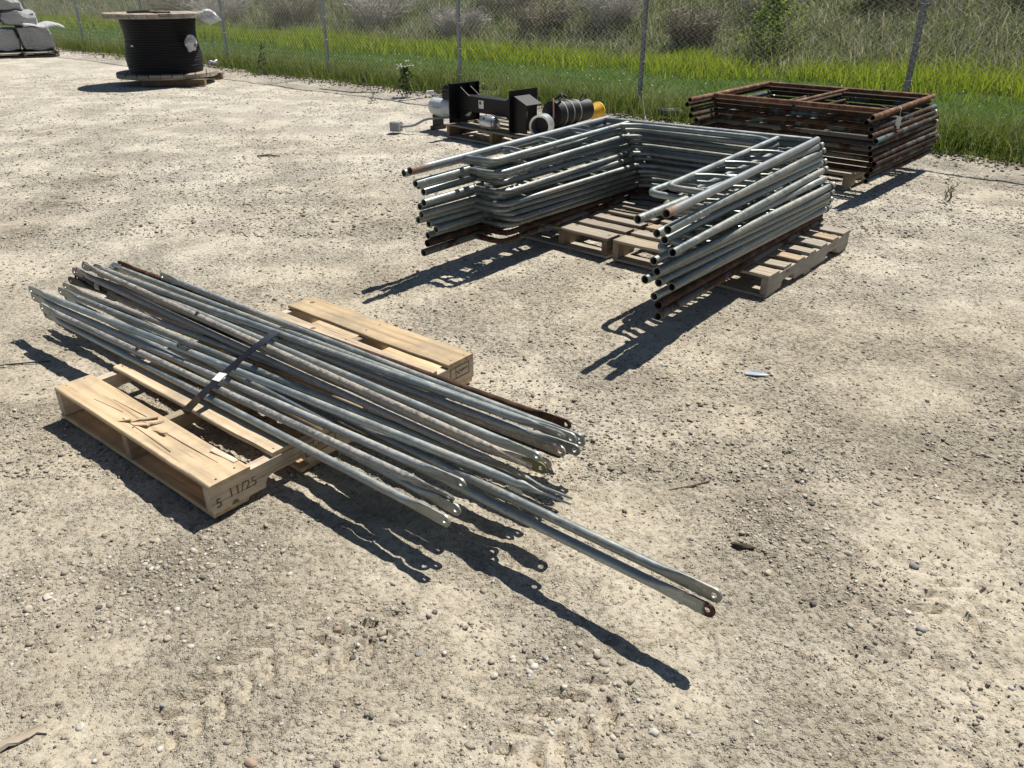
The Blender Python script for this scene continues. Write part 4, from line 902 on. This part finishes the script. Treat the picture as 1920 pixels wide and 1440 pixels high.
for xx in (-.05, .36):
    mb = MB(); mb.box((xx, 0, .09), (.03, .14, .14), None, .004); mb.box((xx, 0, .02), (.05, .20, .04)); part('foot', mb, BLACKR, tk, True, 40)
mb = MB(); sc = [(-.10, 0), (-.09, .03), (-.08, -.01), (-.06, .028), (-.055, .0), (-.035, .02), (-.03, -.005), (-.01, .03), (.0, .0), (.02, .022), (.03, .005), (.06, .03)]
mb.tube([(.08+a, -math.sqrt(max(.0, .1012**2-b*b)), .24+b) for a, b in sc], .0018, 4, False); part('handwriting', mb, INK, tk)
cd = thing('conduit_pipe', 'bent grey conduit pipe with a square box at its end, reaching left off the pallet', 'conduit', (-.70, 8.72, 0), -.35)
mb = MB(); pts = curve_pts([(-.58, .04, .06), (-.42, .06, .075), (-.30, .09, .15), (.1, .30, .17), (.62, .44, .175)], .1); mb.tube(pts, .013, 10); part('pipe', mb, GREYPVC, cd)
mb = MB(); mb.box((-.63, .03, .062), (.11, .10, .10), None, .008); part('box', mb, GREYPVC, cd, True, 40)
mt = thing('small_motor', 'small silver cylinder standing in front of the black beam on the pallet', 'motor', bloc(.60, .05), PY)
mb = MB(); mb.lathe([(.001, -.085), (.06, -.085), (.066, -.075), (.066, .075), (.06, .085), (.001, .085)], 20, M=TX); part('housing', mb, TINM, mt, True, 40, (0, 0, .068))
mb = MB(); mb.lathe([(.001, -.012), (.012, -.012), (.012, .004), (.001, .004)], 10); part('cap', mb, INK, mt, True, 40, (-.02, -.052, .112), (.7, 0, 0))
mb = MB(); mb.lathe([(.02, .085), (.05, .086), (.05, .105), (.03, .115), (.001, .115)], 16, M=TX); mb.box((.10, .03, -.03), (.02, .05, .05)); part('flange', mb, TINM, mt, True, 40, (0, 0, .068))
mb = MB(); mb.lathe([(.001, 0), (.055, 0), (.055, .62), (.001, .62)], 18, M=TX); o = link('white_pipe', mb.mesh('white_pipe', True, 40), PAINTW, None, bloc(.12, .40, PZ+.15), (0, .05, PY-.02)); tag(o, 'white round pipe lying behind the black steel beam', 'pipe')
dc = thing('duct_ring', 'silver steel duct ring with an open dark mouth, behind the galvanized frames', 'duct ring', (.29, 7.93, .125), 1.22)
mb = MB(); mb.lathe([(.088, -.06), (.108, -.065), (.108, .07), (.10, .075), (.088, .07)], 28, True, M=TX); part('ring', mb, TINM, dc, True, 40, (0, 0, .11))
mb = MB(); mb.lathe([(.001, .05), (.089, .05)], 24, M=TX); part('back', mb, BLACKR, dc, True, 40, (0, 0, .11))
hs_ = thing('black_hose', 'ribbed black hose with cable ties behind the duct ring', 'hose', (.43, 8.36, .125), .80)
mb = MB(); prof = [(.02, 0)]
for i in range(22):
    z = .02+i*.026; R_ = .135*(1-.035*i/2.2*.6); prof += [(R_, z), (R_*1.04, z+.008), (R_*1.04, z+.014), (R_*.97, z+.022)]
prof += [(.02, .02+22*.026)]; mb.lathe(prof, 22, M=TX); part('hose', mb, BLACKR, hs_, True, 40, (0, .05, .14))
for x in (.12, .24, .36):
    R_ = .135*(1-.035*(x/.026)/2.2*.6)*1.05; mb = MB(); mb.lathe([(R_-.003, -.007), (R_+.003, -.007), (R_+.003, .007), (R_-.003, .007)], 22, True, M=TX); part('tie_band', mb, GREYPVC, hs_, True, 40, (x, .05, .14))
mb = MB(); mb.tube([(.02, 0, .30), (.06, -.03, .335), (.12, .0, .31), (.16, .05, .33), (.22, .02, .30)], .014, 8); mb.tube([(.40, .02, .22), (.46, .0, .31), (.54, .03, .30), (.58, .06, .18)], .008, 8); part('handle_loop', mb, BLACKR, hs_)
mb = MB(); mb.tube([(-.06, -.02, .02), (-.075, -.06, .15), (-.05, -.03, .26), (-.02, .0, .31)], .009, 8); part('red_grey_cord', mb, mat_simple('pale_red_cord', (.42, .20, .17), .6), hs_)
yc = thing('yellow_funnel', 'yellow cone shaped plastic end at the far end of the black hose', 'funnel', (.83, 8.80, .105), .80)
mb = MB(); mb.lathe([(.05, 0), (.056, .01), (.095, .13), (.105, .14), (.105, .155), (.095, .155), (.05, .02)], 22, M=TX); part('cone', mb, YELLOW, yc, True, 40, (0, 0, .12))

# ------------------------------------------------------------------ cable reel
RX, RY = -5.67, 13.74
reel = thing('cable_reel', 'big wooden reel wound with black cable, standing on the dirt', 'cable reel', (RX, RY, 0))
def disc_planks(R_, z, th, npl, ang, mat, name):
    w = 2*R_/npl
    for i in range(npl):
        a0, a1 = -R_+i*w+.006, -R_+(i+1)*w-.006; poly = []
        K = 5
        def edge(a): return math.sqrt(max(R_*R_-a*a, .0004))
        aa = [a0+(a1-a0)*j/K for j in range(K+1)]
        poly = [(a, -edge(a)) for a in aa]+[(a, edge(a)) for a in reversed(aa)]
        dz = rg.uniform(-.004, .004)
        mb = MB(); mb.prism([(y, x, dz) for x, y in poly], (0, 0, th)); part(name, mb, mat, reel, False, None, (0, 0, z), (0, 0, ang))
RR_ = .775
disc_planks(RR_, .105, .032, 9, .35, WOODG, 'lower_plank'); disc_planks(RR_, .140, .030, 9, .35+math.pi/2, WOODG, 'lower_plank')
disc_planks(RR_+.02, 1.01, .032, 9, .55+math.pi/2, WOODG, 'upper_plank'); disc_planks(RR_+.02, .975, .032, 9, .55, WOODG, 'upper_plank')
mb = MB(); prof = [(.05, .171)]; nt = 34; rc_ = (.972-.172)/nt/2
for i in range(nt):
    R_ = .555+.02*math.sin(i*.21)+rg.uniform(-.004, .004)+(.03 if i > 30 else 0)*0
    for a in (-1.4, -.7, 0, .7, 1.4): prof.append((R_+rc_*math.cos(a), .172+rc_*(2*i+1)+rc_*math.sin(a)))
prof.append((.05, .973)); mb.lathe(prof, 72); o = part('cable_winding', mb, mat_simple('black_cable', (.007, .007, .009), .5, 0, .35, .2, 40), reel, True, 80); o['kind'] = 'stuff'
mb = MB(); mb.lathe([(.03, 1.042), (.10, 1.042), (.10, 1.050), (.03, 1.050)], 18, True); part('hub_ring', mb, RUST, reel)
mb = MB(); mb.tube([Vector((math.cos(a)*.42, math.sin(a)*.42, 1.058+.004*math.sin(a*3))) for a in np.linspace(2.2, 5.6, 18)], .014, 8); part('cable_tail', mb, BLACKR, reel)
for x0, y0, L_, rz in ((.16, -.50, .98, .06), (.10, .50, .98, .06)):
    mb = MB(); mb.add(*bar_geo(L_, .11, .096, .004, 4, .002, rg)); part('runner', mb, WOODD, reel, True, 30, (x0+.12, y0, .05), (0, 0, rz))
def bag(name, label, loc, sc_, rot, seed):
    """crumpled open bag: rounded at one end, drawn out to a point at the other, thin walled"""
    mb = MB(); n_ = 40; prof = [(-.9, .25), (-.75, .75), (-.4, .98), (0, 1.0), (.35, .80), (.65, .50), (.9, .22), (1.15, .04)]
    for x, r in prof:
        for k_ in range(n_):
            a = 2*math.pi*k_/n_; w = 1+.16*math.sin(5*a+x*3+seed)+.10*math.sin(11*a-x*7+seed*2)
            mb.v.append((x*sc_[0], r*w*math.cos(a)*sc_[1], (r*w*math.sin(a)-.12*x*x)*sc_[2]))
    for q in range(len(prof)-1):
        for k_ in range(n_): a = q*n_+k_; b = q*n_+(k_+1) % n_; mb.f.append((a, b, b+n_, a+n_))
    o = link(name, mb.mesh(name, True, 30), FILM, None, loc, rot); return tag(o, label, 'plastic bag')
def mat_film():
    t = NT('clear_film'); v = t.coord('Object'); n = t.noise(v, 14, 5, .7, 1.2)
    c = t.ramp(n, [(.3, (.55, .57, .60)), (.7, (.82, .83, .84))])
    p = t.pbr(c, .22, 0, t.bump(n, .9, .03), .6); p.inputs['Transmission Weight'].default_value = .25; p.inputs['IOR'].default_value = 1.2; return t.m
FILM = mat_film()
bag('plastic_bag', 'clear plastic bag hooked on the top rim of the cable reel', (-4.74, 13.50, .99), (.17, .09, .10), (0, .18, -.15), 3)
bag('plastic_bag', 'clear plastic bag stuck to the side of the cable on the reel', (-5.09, 13.42, .62), (.10, .09, .12), (0, -.25, 2.8), 8)
mb = MB(); mb.box((0, 0, 0), (.05, .002, .02)); o = part('cable_label', mb, WHITEP, reel, False, None, (-.26, -.53, .585), (0, 0, -.44))

# ------------------------------------------------------------------ wrapped cartons on a pallet, far left
WYAW = .59; WX, WY = -10.05, 18.78
def wloc(u, v, z): return (WX-u*math.cos(WYAW)-v*math.sin(WYAW), WY-u*math.sin(WYAW)+v*math.cos(WYAW), z)
pallet('grey pallet under the shrink wrapped white cartons at the far left', wloc(2.0, 0.0, 0), WYAW, 1.98, 1.1, [(.0, .13), (.16, .1), (.3, .1), (.44, .1), (.58, .1), (.72, .1), (.86, .1), (1.0, .1)], [(0, .12), (.5, .1), (.98, .12)], [WOODG], [WOODG], .08, .016, 4)
def mat_carton():
    t = NT('wrapped_carton'); v = t.coord('Object', (1, 1, 3.2), rand=7); n = t.noise(v, 5, 5, .7, 1.5); n2 = t.noise(v, 13, 4, .75, 2.5)
    c = t.ramp(n, [(.3, (.82, .82, .83)), (.55, (.90, .90, .90)), (.8, (.94, .94, .95))])
    t.pbr(c, t.rmap(n2, .3, .7, .12, .55), 0, t.bump(t.math('ADD', n, n2), 1.0, .11), .7); return t.m
CARTON = mat_carton()
def carton(label, u, v, z, d, lean=0, seed=0):
    n = 7; mb = bmesh.new(); bmesh.ops.create_cube(mb, size=1); bmesh.ops.subdivide_edges(mb, edges=mb.edges[:], cuts=n, use_grid_fill=True)
    co = np.array([q.co[:] for q in mb.verts]); p = co*np.array(d)
    nr = co/np.maximum(np.linalg.norm(co, axis=1, keepdims=True), 1e-6)
    dis = (fbm(p[:, 0]*5+p[:, 1]*3+seed, p[:, 2]*7, seed, 3)-.5)*.085
    rnd = np.clip((np.abs(co).sum(1)-.85)/.6, 0, 1)*.085
    p = p+nr*(dis-rnd)[:, None]; p[:, 0] += lean*(p[:, 2])
    for q, a in zip(mb.verts, p): q.co = a
    me = bpy.data.meshes.new('wrapped_carton'); mb.to_mesh(me); mb.free(); me.shade_smooth(); me.set_sharp_from_angle(angle=math.radians(50))
    o = link('wrapped_carton', me, CARTON, None, wloc(u, v, z+d[2]/2), (0, 0, WYAW)); return tag(o, label, 'carton', 'shrink wrapped cartons on the far pallet')
B0 = .115
c1 = carton('lower right white carton on the far left pallet, printed with a round mark', .38, .5, B0, (.66, .9, .50), -.18, 1)
carton('lower white carton left of the printed one on the far left pallet', 1.02, .5, B0, (.60, .9, .48), -.10, 2)
carton('lower white carton cut by the left edge of the picture', 1.66, .5, B0, (.60, .9, .47), .0, 3)
carton('middle row white carton at the right, under glossy wrap', .62, .5, B0+.50, (.70, .8, .30), -.05, 4)
carton('middle row white carton at the left edge, under glossy wrap', 1.38, .5, B0+.49, (.78, .85, .30), 0, 5)
carton('top row white carton at the right, sloping with the wrap', .78, .5, B0+.80, (.52, .7, .30), -.55, 6)
carton('top row white carton at the left edge of the picture', 1.42, .5, B0+.79, (.72, .75, .30), 0, 7)
mb = MB(); mb.lathe([(.055, 0), (.068, 0), (.068, .002), (.055, .002)], 16, True, M=Matrix.Rotation(math.pi/2, 4, 'X'))
for c_, d_ in (((-.11, 0, 0), (.012, .002, .30)), ((.11, 0, 0), (.012, .002, .30)), ((0, 0, -.15), (.22, .002, .012)), ((0, 0, .15), (.22, .002, .012))): mb.box(c_, d_)
part('print', mb, mat_simple('grey_print', (.33, .33, .34), .5), c1, False, None, (-.14, -.475, -.02))
t_ = thing('stretch_wrap', 'loose flap of white stretch wrap over the lower right carton', 'plastic wrap', wloc(.25, .1, B0+.5), WYAW)
n1_, n2_ = 14, 8; V = []; 
for j in range(n2_):
    for i in range(n1_):
        u, v = i/(n1_-1), j/(n2_-1); V.append((-.35+u*.8, -.18+v*.5, .035+.03*math.sin(u*9+v*3)+.02*math.sin(v*11)-.10*max(0, .25-v)*2-(.05*(u-.8)*5 if u > .8 else 0)))
F = [(j*n1_+i, j*n1_+i+1, (j+1)*n1_+i+1, (j+1)*n1_+i) for j in range(n2_-1) for i in range(n1_-1)]
me = np_mesh('film_flap', np.array(V), np.array(F), True); o = link('film_flap', me, FILM, t_); sm = o.modifiers.new('thickness', 'SOLIDIFY'); sm.thickness = .006

print('objects', len(bpy.data.objects), 'tris approx', sum(len(o.data.polygons)*2 for o in bpy.data.objects if o.type == 'MESH'))
